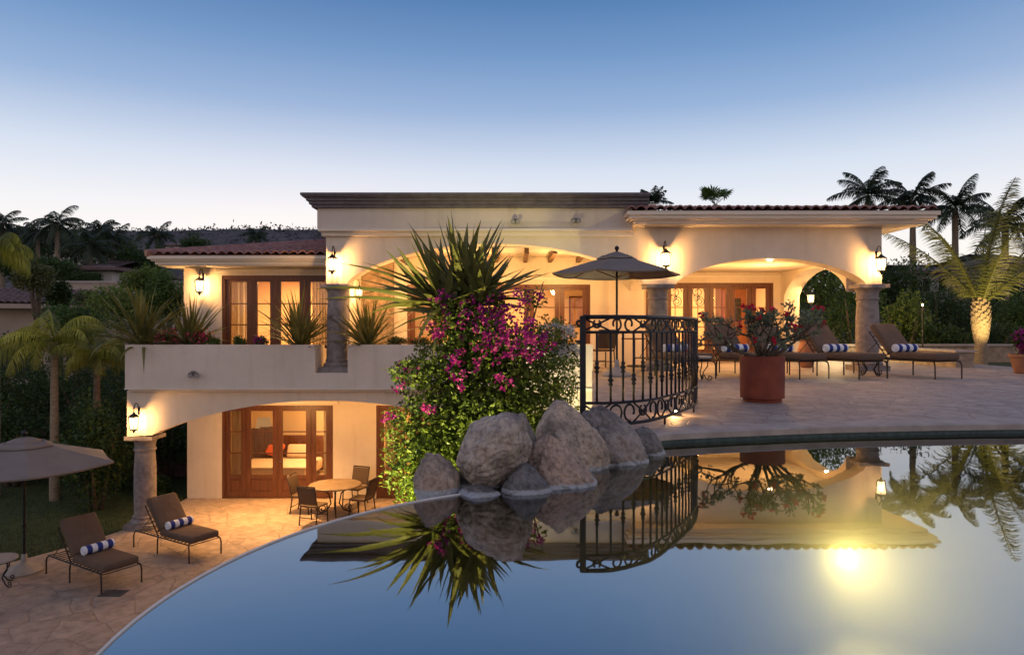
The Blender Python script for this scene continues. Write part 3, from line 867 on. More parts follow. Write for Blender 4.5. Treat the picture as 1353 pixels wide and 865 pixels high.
for s in (-1, 1):
    dd = MB().box(cbx + s * .43 - .4, cbx + s * .43 + .4, 23.31, 23.348, TZ + .1, 2.4).build('door', M['red_wood'], cab)
    MB().box(cbx + s * .43 - .2, cbx + s * .43 + .2, 23.295, 23.308, 1.3, 2.1).build('panel', M['dark_win'], dd)
# indoor iron scroll ornaments behind the right doors
orn = thing('iron_ornament', 'curled wrought iron scrollwork inside the right loggia door glass', 'ornament', (dx(898, 20.6), 20.6, TZ))
for px in (892, 922):
    mb = MB(); cx_ = dx(px, 20.6); cz = zz(390, 20.6)
    for (ox, oz, rr, a0, tw) in ((0, .1, .2, 0, 1.5), (.05, -.2, .16, 2, -1.6), (-.05, -.05, .12, 4, 1.4)):
        mb.tube([(cx_ + ox + rr * (1 - .7 * i / 24) * cos(a0 + tw * 2 * pi * i / 24), 20.6, cz + oz + rr * (1 - .7 * i / 24) * sin(a0 + tw * 2 * pi * i / 24)) for i in range(25)], .012, 5)
    mb.tube([(cx_, 20.6, TZ), (cx_, 20.6, cz + .3)], .012, 5)
    mb.build('scroll', M['iron'], orn)

# ------------------------------------------------------------------ wall lanterns


def lantern(label, loc, rz=0, power=22, s=1.0):
    """hangs from a scrolled arm; local -y points away from the wall"""
    t = thing('wall_lantern', label, 'lantern', loc, rz, 'lit wall lanterns on the villa', wl=False)
    w = False
    br = MB()
    br.box(-.022 * s, .022 * s, -.014, 0, .08 * s, .26 * s)
    arc = [(0, -.02 - (.20 * s) * (1 - cos(a)) / 2 , .20 * s + .16 * s * sin(a)) for a in [pi * i / 14 for i in range(15)]]
    br.tube(arc, .010 * s, 6); br.tube([(0, -.22 * s, .20 * s), (0, -.22 * s, .165 * s)], .008 * s, 6)
    br.tube([(0, -.02 - .06 * s * (1 - .8 * i / 16) * sin(2.4 * pi * i / 16) - .03 * s, .10 * s + .06 * s * (1 - .8 * i / 16) * cos(2.4 * pi * i / 16)) for i in range(17)], .007 * s, 5)
    br.tube([(0, -.02, -.01 * s), (0, -.1 * s, -.2 * s), (0, -.18 * s, -.22 * s)], .008 * s, 5)
    br.build('bracket', M['iron'], t, world=w)
    cg = MB(); c = (0, -.22 * s, 0)
    cg.lathe([(.135 * s, .06 * s), (.125 * s, .075 * s), (.06 * s, .125 * s), (.03 * s, .14 * s), (.025 * s, .165 * s), (.005, .175 * s)], c, 6)
    cg.lathe([(.085 * s, -.235 * s), (.09 * s, -.22 * s), (.09 * s, -.205 * s)], c, 6)
    cg.lathe([(.012 * s, -.30 * s), (.03 * s, -.27 * s), (.03 * s, -.25 * s), (.05 * s, -.236 * s)], c, 6)
    for k in range(6):
        a = 2 * pi * k / 6
        cg.tube([(c[0] + .086 * s * cos(a), c[1] + .086 * s * sin(a), -.21 * s), (c[0] + .122 * s * cos(a), c[1] + .122 * s * sin(a), .065 * s)], .009 * s, 5)
    cg.build('cage', M['iron'], t, world=w)
    MB().lathe([(.080 * s, -.204 * s), (.112 * s, .062 * s)], c, 6, cap=False).build('glass', M['glow'], t, world=w)
    MB().lathe([(.01, -.12 * s), (.028 * s, -.08 * s), (.028 * s, -.02 * s), (.01, .02 * s)], c, 10).build('bulb', M['bulb'], t, True, world=w)
    p = Matrix.Rotation(rz, 3, 'Z') @ Vector((0, -.22 * s, -.075 * s)) + Vector(loc)
    light('POINT', 'lantern_flame', p, power * 7.5, WARM, .045)
    return t


LY = FY - .001
lantern('lit lantern on the facade above the left stone column of the terrace', (dx(440, 15.6), LY, 2.60), 0, 26)
lantern('lit lantern between the two terrace arches, above the column behind the parasol', (dx(879, 15.6), LY, 2.72), 0, 26)
lantern('lit lantern at the right end of the facade under the eave corner', (8.40, LY, 2.60), 0, 26)
lantern('lit lantern on the left wing wall above the planted parapet', (dx(264, 17), W1 - .001, 2.20), 0, 18)
lantern('lit lantern above the lower patio column', (dx(180, 15.5), 15.618, -.98), 0, 20)
lantern('small lit lantern at the far jamb of the garden side arch', (8.401, 19.6, 1.98), radians(90), 14, .8)
lantern('lit lantern half hidden behind the left stone column, on the side wall', (X0 + .202, 17.5, 2.05), radians(90), 12, .8)

# recessed lights in the right arch soffit
for (px, py, D) in ((1017, 341, 16.0), (1092, 354, 17.6)):
    p = at(px, py, D); p.z = 2.695 if px < 1050 else 2.64
    tag(MB().lathe([(.05, -.035), (.055, 0)], p, 16).build('spot_lamp', M['bulb']), 'small bright spot lamp at the crown of the right front arch' if px < 1050 else 'small bright spot lamp inside the garden side arch', 'spot lamp', 'spot lamps in the right loggia')
# loggia light
for x in (-3.0, -.9, 1.3): light('POINT', 'loggia_light', (x, 17.0, 2.2), 105, WARM, .15)
for x in (4.7, 6.6): light('POINT', 'loggia_light', (x, 17.7, 2.1), 115, WARM, .15)
for xx in (-7.4, -5.6, -3.4): light('SPOT', 'patio_downlight', (xx, 17.0, -.42), 1000 if -7 < xx < -5 else 240, WARM, .06, to=(xx, 16.7, PZ), spot=105, blend=.9)
light('POINT', 'patio_glow', (-6, 17.0, -1.3), 90, WARM, .15)
light('POINT', 'patio_glow', (-2.9, 17.0, -1.3), 80, WARM, .15)

# floodlights


def flood(label, loc, rz=0):
    t = thing('floodlight', label, 'floodlight', loc, rz, 'small floodlights on the facade', wl=False)
    MB().box(-.05, .05, -.03, 0, -.05, .05).tube([(0, -.03, 0), (0, -.1, .0)], .02, 8).build('mount', M['flood'], t, world=False)
    h = MB()
    d = Vector((0, -1, -.35)).normalized()
    for s in (-1, 1):
        p = Vector((s * .06, -.1, 0)); h.tube([p, p + d * .03, p + d * .13], [.03, .045, .055], 12)
    h.build('housing', M['flood'], t, True, world=False, angle=40)
    l = MB()
    for s in (-1, 1):
        p = Vector((s * .06, -.1, 0)) + d * .131; l.tube([p, p + d * .004], .048, 12)
    l.build('lens', M['lens'], t, world=False)
    return t


flood('small twin floodlight on the upper band, nearer the spiky plant', (dx(681, 15.6), FY - .121, zz(292, 15.6)))
flood('small twin floodlight on the upper band, nearer the right tiled roof', (dx(760, 15.6), FY - .121, zz(291, 15.6)))
flood('small floodlight on the white planter parapet over the lower arch', (dx(254, 15.4), 15.449, zz(493, 15.4)), radians(25))

# ------------------------------------------------------------------ loungers
def towel(label, loc, rz):
    t = MB(); r = .082
    t.tube([(-.28, 0, 0), (-.275, 0, 0), (.275, 0, 0), (.28, 0, 0)], [r * .9, r, r, r * .9], 20)
    for s in (-1, 1):
        sp = [(s * .283, (r * .85) * (1 - i / 40) * cos(i * .5), (r * .85) * (1 - i / 40) * sin(i * .5)) for i in range(36)]
        t.tube(sp, .006, 4)
    o = t.build('rolled_towel', M['towel'], None, True, angle=50); o.location = loc; o.rotation_euler = (0, 0, rz)
    return tag(o, label, 'towel', 'blue and white rolled towels on the loungers')


def make_lounger():
    t = thing('sun_lounger', 'x', 'sun lounger', (0, 0, 0), 0, 'brown cushioned sun loungers', wl=False)
    # local: head at -x, foot at +x, width along y
    W = .66; L = 1.92; zf = .34
    fr = MB()
    for s in (-1, 1):
        y = s * W / 2
        fr.tube([(-L / 2, y, zf), (L / 2 - .03, y, zf)], .015, 8)
    for x in [-L / 2 + .12 * i for i in range(17)]:
        fr.tube([(x, -W / 2, zf), (x, W / 2, zf)], .009, 5)
    fr.build('frame', M['bronze'], t, True, world=False, angle=50)
    for x in (-L / 2 + .02, -.12, L / 2 - .05):
        for s in (-1, 1):
            y = s * W / 2; o = .03 if x > .5 else -.03 if x < -.5 else 0
            MB().tube([(x - o * .3, y, zf), (x + o, y + s * .02, zf - .03), (x + o * 1.6, y + s * .025, zf - .1), (x + o * 1.6, y + s * .025, .02), (x + o * 1.6, y + s * .025, 0)], [.015, .015, .015, .014, .02], 8).build('leg', M['bronze'], t, True, world=False, angle=50)
    a = radians(50)
    hx = -.12
    st = MB().rbox(((hx + L / 2) / 2 + .0, 0, zf + .085), (L / 2 - hx, W - .02, .14), .045); st.build('seat_cushion', M['fabric'], t, True, world=False)
    Rb = Matrix.Rotation(pi - a, 3, 'Y')
    bl = .78; c = Vector((hx - .03, 0, zf + .07)) + Vector((-cos(a), 0, sin(a))) * (bl / 2)
    n = Vector((sin(a), 0, cos(a)))
    MB().rbox(c + n * .075, (bl, W - .02, .14), .05, Matrix.Rotation(a, 3, 'Y')).build('back_cushion', M['fabric'], t, True, world=False)
    bf = MB()
    for s in (-1, 1):
        y = s * (W / 2 - .01); p0 = Vector((hx - .02, y, zf)); p1 = p0 + Vector((-cos(a), 0, sin(a))) * (bl - .04)
        bf.tube([p0, p1], .013, 6); bf.tube([p0 + (p1 - p0) * .6, (-L / 2 + .15, y, zf)], .008, 5)
    for k in range(6):
        p = Vector((hx - .02, 0, zf)) + Vector((-cos(a), 0, sin(a))) * (bl - .04) * (k + 1) / 6
        bf.tube([p + Vector((0, -W / 2 + .01, 0)), p + Vector((0, W / 2 - .01, 0))], .009, 5)
    bf.build('back_frame', M['bronze'], t, True, world=False, angle=50)
    return t


LO = []
def lounger(foot_near, foot_far_dir, z, label, tlabel):
    """foot_near: centre of the foot end (x, y); foot_far_dir: head->foot direction"""
    d = Vector(foot_far_dir).normalized(); c = Vector(foot_near) - d * .94
    rz = atan2(d.y, d.x)
    if not LO:
        o = make_lounger(); o.location = (c.x, c.y, z); o.rotation_euler = (0, 0, rz); o['label'] = label; LO.append(o)
    else:
        o = dup(LO[0], (c.x, c.y, z), rz, label)
    q = c + d * (.02 + R.uniform(-.02, .05)) + Vector((-d.y, d.x)) * R.uniform(-.05, .05)
    towel(tlabel, (q.x, q.y, z + .34 + .155 + .08), rz + pi / 2 + R.uniform(-.12, .12))
    return o


lower_dir = (1.67, -1.03)
lounger((-6.98, 12.2), lower_dir, PZ, 'brown sun lounger on the lower patio beside the large parasol', 'blue and white striped towel roll on the lower patio lounger beside the large parasol')
lounger((-6.2, 13.78), lower_dir, PZ, 'brown sun lounger in front of the stone column on the lower patio', 'blue and white striped towel roll on the lounger in front of the lower stone column')
tdir = (.33, -.94)
names = ['rightmost brown sun lounger on the terrace, nearest the uplit palm', 'brown sun lounger in front of the right stone column on the terrace', 'brown sun lounger behind and right of the red terracotta pot', 'brown sun lounger behind and left of the red terracotta pot', 'brown sun lounger behind the curved iron railing']
for px, nm in zip((1253.5, 1154, 1076, 1012, 925), names):
    x = dx(px, 13.25)
    lounger((x, 13.28), tdir, TZ, nm, 'striped towel roll on the ' + nm.replace('brown sun ', '').replace(' on the terrace', '').replace('of the red terracotta pot', 'of the red pot').replace(', nearest the uplit palm', ''))

# ------------------------------------------------------------------ parasols
def parasol(label, loc, H, Rr, nseg, rot, drop, basekind, group='market parasols with cloth vents'):
    t = thing('parasol', label, 'parasol', loc, rot, group, wl=False)
    w = False
    top = H - .07; rim = H - drop
    MB().tube([(0, 0, .3), (0, 0, H - .03)], .024, 12).tube([(0, 0, H * .33), (0, 0, H * .33 + .05)], .04, 10).build('pole', M['iron'], t, True, world=w, angle=40)
    MB().lathe([(.012, H - .05), (.02, H - .03), (.045, H + .0), (.05, H + .03), (.03, H + .065), (.005, H + .075)], (0, 0, 0), 14).build('finial', M['iron'], t, True, world=w)
    can = MB(); sub = 10
    def cpt(k, q, r):
        a0 = 2 * pi * k / nseg; a1 = 2 * pi * (k + 1) / nseg
        p = Vector((cos(a0), sin(a0), 0)).lerp(Vector((cos(a1), sin(a1), 0)), q)
        sag = 4 * q * (1 - q) * .035 * r
        z = top - .02 - (top - rim) * r - sag
        return Vector((p.x * Rr * r, p.y * Rr * r, z))
    for k in range(nseg):
        for i in range(8):
            r0 = .1 + .9 * i / 8; r1 = .1 + .9 * (i + 1) / 8
            for j in range(sub):
                can.add([cpt(k, j / sub, r0), cpt(k, (j + 1) / sub, r0), cpt(k, (j + 1) / sub, r1), cpt(k, j / sub, r1)], [(0, 3, 2, 1)])
        for j in range(sub):
            a = cpt(k, j / sub, 1); b = cpt(k, (j + 1) / sub, 1); dn = Vector((0, 0, -.035))
            can.add([a, b, b + dn, a + dn], [(0, 3, 2, 1)])
    cn_ = can.weld().build('canopy', M['canopy'], t, True, world=w, angle=25)
    so = cn_.modifiers.new('thick', 'SOLIDIFY'); so.thickness = .006
    vt = MB()
    for k in range(nseg):
        for i in range(3):
            r0 = .02 + .30 * i / 3; r1 = .02 + .30 * (i + 1) / 3
            up = Vector((0, 0, .055))
            for j in range(sub): vt.add([cpt(k, j / sub, r0) + up, cpt(k, (j + 1) / sub, r0) + up, cpt(k, (j + 1) / sub, r1) + up * (1 - .3 * i), cpt(k, j / sub, r1) + up * (1 - .3 * i)], [(0, 3, 2, 1)])
    v = vt.weld().build('vent', M['canopy'], cn_, True, world=w, angle=25)
    so = v.modifiers.new('thick', 'SOLIDIFY'); so.thickness = .006
    for k in range(nseg):
        p = cpt(k, 0, .97) + Vector((0, 0, -.03)); q = cpt(k, 0, .1) + Vector((0, 0, -.03)); m_ = p.lerp(q, .5) + Vector((0, 0, -.01))
        MB().tube([q, p], .009, 5).tube([(0, 0, rim - .12), m_], .007, 5).build('rib', M['wood'], t, True, world=w)
    if basekind == 'dome':
        MB().lathe([(.30, 0), (.31, .03), (.24, .10), (.10, .17), (.06, .20), (.045, .34), (.04, .345)], (0, 0, 0), 28).build('base', M['concrete'], t, True, world=w, angle=40)
    return t


u2 = at(32, 755, 13.0)
parasol('large taupe parasol shading the lower patio at the lawn edge', (u2.x, 13.0, PZ), 2.62, 1.60, 6, radians(8), .54, 'dome')
parasol('grey brown parasol on the terrace in front of the glass doors', (dx(815, 14.0), 14.0, TZ), 2.60, 1.34, 6, radians(6), .47, 'dome')

# ------------------------------------------------------------------ tables, chairs
def scroll(mb, c, r, a0, turns, axis, rad=.012, n=22):
    pts = []
    for i in range(n):
        t = i / (n - 1); a = a0 + turns * 2 * pi * t; rr = r * (1 - .78 * t)
        pts.append(Vector(c) + Vector(axis) * (rr * cos(a)) + Vector((0, 0, rr * sin(a))))
    mb.tube(pts, rad, 6)


def small_table(label, loc, r, h):
    t = thing('side_table', label, 'side table', loc, R.uniform(0, 1), 'small scroll legged side tables', wl=False)
    MB().lathe([(r * .96, h - .035), (r, h - .03), (r, h - .008), (r * .98, h)], (0, 0, 0), 28).build('tabletop', M['concrete'], t, True, world=False, angle=40)
    for k in range(4):
        a = pi / 4 + k * pi / 2; ax = Vector((cos(a), sin(a), 0)); lg = MB()
        lg.tube([ax * r * .75 + Vector((0, 0, h - .035)), ax * r * .72 + Vector((0, 0, h * .6)), ax * r * .35 + Vector((0, 0, h * .32)), ax * r * .62 + Vector((0, 0, h * .08)), ax * r * .85 + Vector((0, 0, .0))], .012, 6)
        scroll(lg, ax * r * .88 + Vector((0, 0, .06)), .05, -pi / 2, 1.2, ax, .009)
        lg.build('leg', M['iron'], t, True, world=False)
    return t


small_table('small round side table at the left edge of the lower patio by the parasol base', (dx(-4, 12.3), 12.3, PZ), .32, .5)
small_table('small side table between the two rightmost terrace loungers', (dx(1150, 14.2), 14.2, TZ), .26, .42)
small_table('small side table beside the curved railing on the terrace', (dx(923, 12.9), 12.9, TZ), .24, .46)

tx, ty = -4.43, 17.1
dt = thing('dining_table', 'round stone topped dining table on the lower patio', 'table', (tx, ty, PZ))
MB().lathe([(.62, .685), (.645, .695), (.645, .722), (.63, .735)], (tx, ty, PZ), 40).build('tabletop', M['tabletop'], dt, True, angle=40)
for k in range(4):
    a = .3 + k * pi / 2; ax = Vector((cos(a), sin(a), 0)); lg = MB(); b = Vector((tx, ty, PZ))
    lg.tube([b + ax * .40 + Vector((0, 0, .685)), b + ax * .15 + Vector((0, 0, .5)), b + ax * .10 + Vector((0, 0, .25)), b + ax * .22 + Vector((0, 0, .08)), b + ax * .42 + Vector((0, 0, .0))], .018, 7)
    scroll(lg, b + ax * .30 + Vector((0, 0, .14)), .11, -pi / 2, 1.4, ax, .013)
    lg.build('leg', M['iron'], dt, True)


def make_chair():
    t = thing('patio_chair', 'x', 'chair', (0, 0, 0), 0, 'woven chairs round the patio table', wl=False)
    w = False
    MB().rbox((0, 0, .44), (.48, .46, .05), .02).build('seat', M['weave'], t, True, world=w, angle=40)
    rb = Matrix.Rotation(radians(-11), 3, 'X')
    MB().rbox((0, .27, .70), (.46, .03, .44), .012, rb).build('backrest', M['weave'], t, True, world=w, angle=40)
    for s in (-1, 1):
        MB().tube([(s * .22, -.21, .44), (s * .225, -.22, .2), (s * .23, -.23, 0)], .016, 7).build('leg', M['bronze'], t, True, world=w)
        MB().tube([(s * .235, .33, .94), (s * .235, .24, .55), (s * .23, .20, .42), (s * .23, .23, .2), (s * .23, .26, 0)], .016, 7).build('leg', M['bronze'], t, True, world=w)
    MB().tube([(-.235, .335, .935), (.235, .335, .935)], .016, 7).build('top_rail', M['bronze'], t, True, world=w)
    for yy in (-.2, .22): MB().tube([(-.225, yy, .17), (.225, yy, .17)], .01, 6).build('stretcher', M['bronze'], t, True, world=w)
    return t


CH = []
for (ox, oy, lab) in ((-.82, .12, 'woven patio chair on the left of the table, back to the glass door'), (-.28, -.86, 'woven patio chair in front of the table, its back to the pool'), (.72, -.22, 'woven patio chair at the right of the table beside the bougainvillea'), (.30, .86, 'woven patio chair behind the table against the cream wall')):
    rz = atan2(oy, ox) - pi / 2
    if not CH:
        c = make_chair(); c.location = (tx + ox, ty + oy, PZ); c.rotation_euler = (0, 0, rz); c['label'] = lab; CH.append(c)
    else: dup(CH[0], (tx + ox, ty + oy, PZ), rz, lab)
bs = dup(CH[0], (dx(795, 16.8), 16.8, TZ), radians(200), 'dark chair on the terrace by the glass doors behind the iron railing')
bs['group'] = 'terrace seating'
dt2 = thing('bistro_table', 'small dark table under the terrace arch behind the iron railing', 'table', (dx(838, 17.4), 17.4, TZ))
MB().lathe([(.33, .70), (.34, .73)], (dx(838, 17.4), 17.4, TZ), 24).build('tabletop', M['wood'], dt2)
MB().lathe([(.2, 0), (.2, .03), (.03, .06), (.03, .70)], (dx(838, 17.4), 17.4, TZ), 16).build('pedestal', M['iron'], dt2, True, angle=40)
# drain
dr = thing('drain_cover', 'dark square drain cover set in the lower patio stone', 'drain', (dx(150, 11.95), 11.95, PZ))
MB().box(dx(150, 11.95) - .2, dx(150, 11.95) + .2, 11.8, 12.1, PZ, PZ + .008).build('grate', M['flood'], dr)

# ------------------------------------------------------------------ railing
rail_pts = smooth_line([(.67, 6.46), (1.0, 6.5), (1.34, 6.74), (1.66, 7.18), (1.92, 7.62), (2.14, 8.05), (2.33, 8.6), (2.47, 9.2)], 14)
def arclen(pts):
    L = [0]
    for a, b in zip(pts, pts[1:]): L.append(L[-1] + (b - a).length)
    return L
rl = arclen(rail_pts)
def rp(s):
    s = max(0, min(rl[-1] - 1e-6, s))
    for i in range(len(rl) - 1):
        if rl[i + 1] >= s:
            return rail_pts[i].lerp(rail_pts[i + 1], (s - rl[i]) / (rl[i + 1] - rl[i]))
rail = thing('iron_railing', 'curved black wrought iron railing with scrolls at the pool terrace edge', 'railing', (.67, 6.46, TZ))
L = rl[-1]
def rline(z, r, n=50):
    return [(rp(L * i / n).x, rp(L * i / n).y, TZ + z) for i in range(n + 1)]
MB().tube(rline(1.10, 0), .021, 8).build('top_rail', M['iron'], rail, True)
MB().tube(rline(.955, 0), .014, 6).build('upper_rail', M['iron'], rail, True)
MB().tube(rline(.285, 0), .014, 6).build('lower_rail', M['iron'], rail, True)
MB().tube(rline(.08, 0), .017, 6).build('bottom_rail', M['iron'], rail, True)
p = rp(0)
MB().rbox((p.x, p.y, TZ + .55), (.055, .055, 1.12), .006).build('post', M['iron'], rail)
ps = MB(); scroll(ps, (p.x - .03, p.y, TZ + 1.045), .05, pi / 2, 1.2, Vector((-1, 0, 0)), .012); ps.tube([(p.x - .06, p.y, TZ + .86), (p.x, p.y, TZ + .86)], .02, 8).build('end_scroll', M['iron'], rail, True)
p = rp(L); MB().rbox((p.x, p.y, TZ + .55), (.045, .045, 1.12), .006).build('post', M['iron'], rail)
nb = 26
for i in range(1, nb):
    q = rp(L * i / nb); hi = .62 if i % 2 else .50
    b = MB().tube([(q.x, q.y, TZ + .285), (q.x, q.y, TZ + .955)], .0115, 6)
    b.lathe([(.012, hi - .06), (.022, hi - .04), (.014, hi - .022), (.030, hi), (.014, hi + .022), (.022, hi + .04), (.012, hi + .06)], (q.x, q.y, TZ), 10, cap=False)
    b.build('baluster', M['iron'], rail, True)
for i in range(0, nb, 4):
    for (z0, z1) in ((.965, 1.09), (.095, .275)):
        h = (z1 - z0); zc = TZ + (z0 + z1) / 2; sc = MB()
        s0 = L * i / nb; sm = L * (i + 2) / nb; s1 = L * min(i + 4, nb) / nb
        def sp(s, z): q = rp(s); return (q.x, q.y, TZ + z)
        n_ = 10
        # S shaped bars crossing the panel and back-to-back C scrolls
        for (a, b, u, v) in ((s0, sm, z1, z0), (s0, sm, z0, z1)):
            sc.tube([sp(lerp(a, b, k / n_), lerp(u, v, k / n_)) for k in range(n_ + 1)], .010, 5)
        for sg in (-1, 1):
            cs = lerp(sm, s1, .5) + sg * .045; rr = h * .46
            pts = []
            for k in range(26):
                t = k / 25; a = -pi / 2 + (1.65 * pi) * t; rad_ = rr * (1 - .0 * t) if t < .5 else rr * (1 - .9 * (t - .5))
                pts.append(sp(cs + sg * (rr * .55 - rad_ * cos(a) * .9), (z0 + z1) / 2 + rad_ * sin(a)))
            sc.tube(pts, .011, 6)
            cs2 = lerp(s0, sm, .5)
            pts = [sp(cs2 + sg * h * .34 * (1 - .7 * k / 15) * sin(.4 + 1.6 * pi * k / 15), (z0 + z1) / 2 + h * .34 * (1 - .7 * k / 15) * cos(.4 + 1.6 * pi * k / 15)) for k in range(16)]
            sc.tube(pts, .010, 6)
        sc.build('scrollwork', M['iron'], rail, True)
for s in (.33, .66): 
    q = rp(L * s); MB().tube([(q.x, q.y, TZ), (q.x, q.y, TZ + .08)], .012, 6).build('foot', M['iron'], rail, True)
gl = at(895, 548, 7.75)
gt = thing('ground_light', 'small bright ground light on the terrace at the foot of the iron railing', 'ground light', (gl.x, gl.y, TZ))
MB().lathe([(.05, 0), (.05, .03), (.04, .035)], (gl.x, gl.y, TZ), 16).build('housing', M['flood'], gt)
MB().lathe([(.035, .035), (.03, .055), (.01, .062)], (gl.x, gl.y, TZ), 14).build('lens', M['bulb'], gt, True)
light('POINT', 'ground_bulb', (gl.x - .03, gl.y + .02, TZ + .10), 9, WARM, .03)

# ------------------------------------------------------------------ rocks
def boulder(label, box, seed, taper=.35, lean=0.0, tint=(1, 1, 1)):
    """box: x0, x1, y0, y1, z0, z1 of the finished stone"""
    bm = bmesh.new(); bmesh.ops.create_icosphere(bm, subdivisions=6, radius=1)
    rr = random.Random(seed)
    planes = [(Vector((rr.gauss(0, 1), rr.gauss(0, 1), rr.gauss(0, 1))).normalized(), rr.uniform(.66, .9)) for _ in range(11)]
    off = Vector((seed * 3.1, seed * 1.7, 0)); P = []
    for v in bm.verts:
        d = v.co.normalized(); k = 1.0
        for (pn, dd) in planes:
            q = d.dot(pn)
            if q > 1e-3 and dd / q < k: k = lerp(k, dd / q, .5)
        k *= 1 + .13 * noise.noise(d * 1.2 + off) + .07 * noise.noise(d * 2.9 + off)
        rg = noise.noise(d * 4.2 + off * 2)
        k *= 1 - .055 * max(0, .16 - abs(rg)) / .16
        k *= 1 + .028 * noise.noise(d * 8 + off) + .016 * noise.noise(d * 19 + off) + .008 * noise.noise(d * 45 + off)
        c = d * k; h = (c.z + 1) / 2; tp = 1 - taper * max(0, h) ** 2.4
        P.append(Vector((c.x * tp + lean * c.z, c.y * tp, c.z)))
    lo_ = [min(p[i] for p in P) for i in range(3)]; hi_ = [max(p[i] for p in P) for i in range(3)]
    mb = MB()
    mb.v = [tuple(lerp(box[2 * i], box[2 * i + 1], (p[i] - lo_[i]) / (hi_[i] - lo_[i])) for i in range(3)) for p in P]
    bm.verts.index_update(); mb.f = [tuple(v.index for v in f.verts) for f in bm.faces]; bm.free()
    o = mb.build('boulder', M['rock'], None, True); o.color = (*tint, 1)
    return tag(o, label, 'boulder', 'granite boulders at the pool edge')


def rk(label, pxl, pxr, pyt, pyb, D, seed, depth=None, taper=.35, lean=0.0, tint=(1, 1, 1)):
    a = at(pxl, pyt, D); b = at(pxr, pyb, D); dp = (depth or (b.x - a.x) * .5)
    boulder(label, (a.x, b.x, D - dp, D + dp, b.z, a.z), seed, taper, lean, tint)


rk('rounded brown boulder at the left end of the row, beside the bush', 546, 608, 598, 700, 4.62, 40, taper=.0, lean=.04, tint=(1.1, .97, .88))
rk('largest grey boulder, round and raised on smaller stones over the water', 604, 704, 544, 646, 4.75, 5, taper=.10, lean=.22, tint=(1.25, 1.18, 1.12))
rk('low pale stone under the largest boulder, left side, at the waterline', 600, 668, 640, 676, 4.52, 8, .13, .3, tint=(.5, .52, .56))
rk('blue grey pointed stone at the waterline in front of the largest boulder', 662, 734, 610, 678, 4.60, 9, .14, .55, -.1, (.46, .51, .60))
rk('reddish brown sloping boulder with a white waterline stain', 694, 792, 574, 684, 4.92, 12, .3, .42, -.22, (1.2, .98, .86))
rk('tall peaked tan boulder, highest of the row', 703, 806, 528, 655, 5.4, 14, .3, .45, -.22, (1.3, 1.17, 1.04))
rk('grey boulder with a rusty patch behind the tall peaked one', 756, 857, 534, 656, 5.72, 17, .32, .4, -.30, (.86, .84, .86))
rk('small dark flat boulder at the right end of the row, by the coping', 820, 879, 563, 624, 6.05, 21, .25, .3, -.1, (.50, .52, .56))
rk('small grey stone wedged between the leftmost and the largest boulder', 594, 626, 620, 668, 4.78, 25, .12, tint=(.5, .5, .55))
rk('stone mostly hidden behind the largest boulder', 668, 714, 545, 640, 5.1, 28, .2, tint=(.8, .76, .72))

# ------------------------------------------------------------------ plants
def leaf_quad(mb, p, d, nrm, l, w):
    s = d.cross(nrm)
    if s.length < 1e-5: s = d.orthogonal()
    s.normalize(); up = s.cross(d).normalized()
    b = len(mb.v)
    mb.v += [tuple(p), tuple(p + d * l * .5 + s * w * .5 + up * w * .12), tuple(p + d * l), tuple(p + d * l * .5 - s * w * .5 + up * w * .12)]
    mb.f.append((b, b + 1, b + 2, b + 3))


def rvec(r):
    while True:
        v = Vector((r.uniform(-1, 1), r.uniform(-1, 1), r.uniform(-1, 1)))
        if .05 < v.length < 1: return v.normalized()


def blob_pts(r, blobs, n, shell=.55):
    """random points in a set of (centre, radii) blobs, denser towards the outside"""
    wts = [b[1][0] * b[1][1] * b[1][2] for b in blobs]; tot = sum(wts)
    for (c, rad), w in zip(blobs, wts):
        c = Vector(c)
        for _ in range(int(n * w / tot) + 1):
            d = rvec(r); k = r.random() ** shell
            yield c + Vector((d.x * rad[0] * k, d.y * rad[1] * k, d.z * rad[2] * k)), d


def foliage(mb, r, blobs, n, l, asp=.5, shell=.45, droop=.2):
    for p, d in blob_pts(r, blobs, n, shell):
        dd = (d * .7 + rvec(r) + Vector((0, 0, -droop))).normalized()
        s = r.uniform(.6, 1.25)
        leaf_quad(mb, p, dd, (rvec(r) + Vector((0, 0, .8))).normalized(), l * s, l * s * asp)


def make_blobs(r, c, rad, n, k=.42):
    out = []
    for i in range(n):
        d = rvec(r); q = r.uniform(.35, .95)
        s = r.uniform(k * .65, k * 1.2)
        out.append((Vector(c) + Vector((d.x * rad[0] * q * (1 - s * .5), d.y * rad[1] * q * (1 - s * .5), d.z * rad[2] * q * (1 - s * .5))), (rad[0] * s, rad[1] * s, rad[2] * s)))
    out.append((Vector(c), (rad[0] * .6, rad[1] * .6, rad[2] * .6)))
    return out


def shrub(name, label, cat, base, rad, m, n, l, seed, group=None, nb_=14, asp=.5, stems=5, lift=0):
    r = random.Random(seed); base = Vector(base)
    t = thing(name, label, cat, base, 0, group)
    c = base + Vector((0, 0, rad[2] * .95 + lift))
    bl = make_blobs(r, c, rad, nb_)
    mb = MB(); foliage(mb, r, bl, n, l, asp); mb.build('crown', m, t)
    st = MB()
    for i in range(stems):
        a = r.uniform(0, 6.28); e = c + Vector((cos(a) * rad[0] * .55, sin(a) * rad[1] * .55, rad[2] * r.uniform(-.1, .5)))
        s = base + Vector((cos(a) * .1 * rad[0], sin(a) * .1 * rad[1], -.05))
        mid = s.lerp(e, .5) + Vector((0, 0, .15 * rad[2]))
        st.tube([s, mid, e], [.05 * rad[0] + .01, .035 * rad[0] + .008, .01], 6)
    st.build('trunk', M['bark'], t, True)
    return t


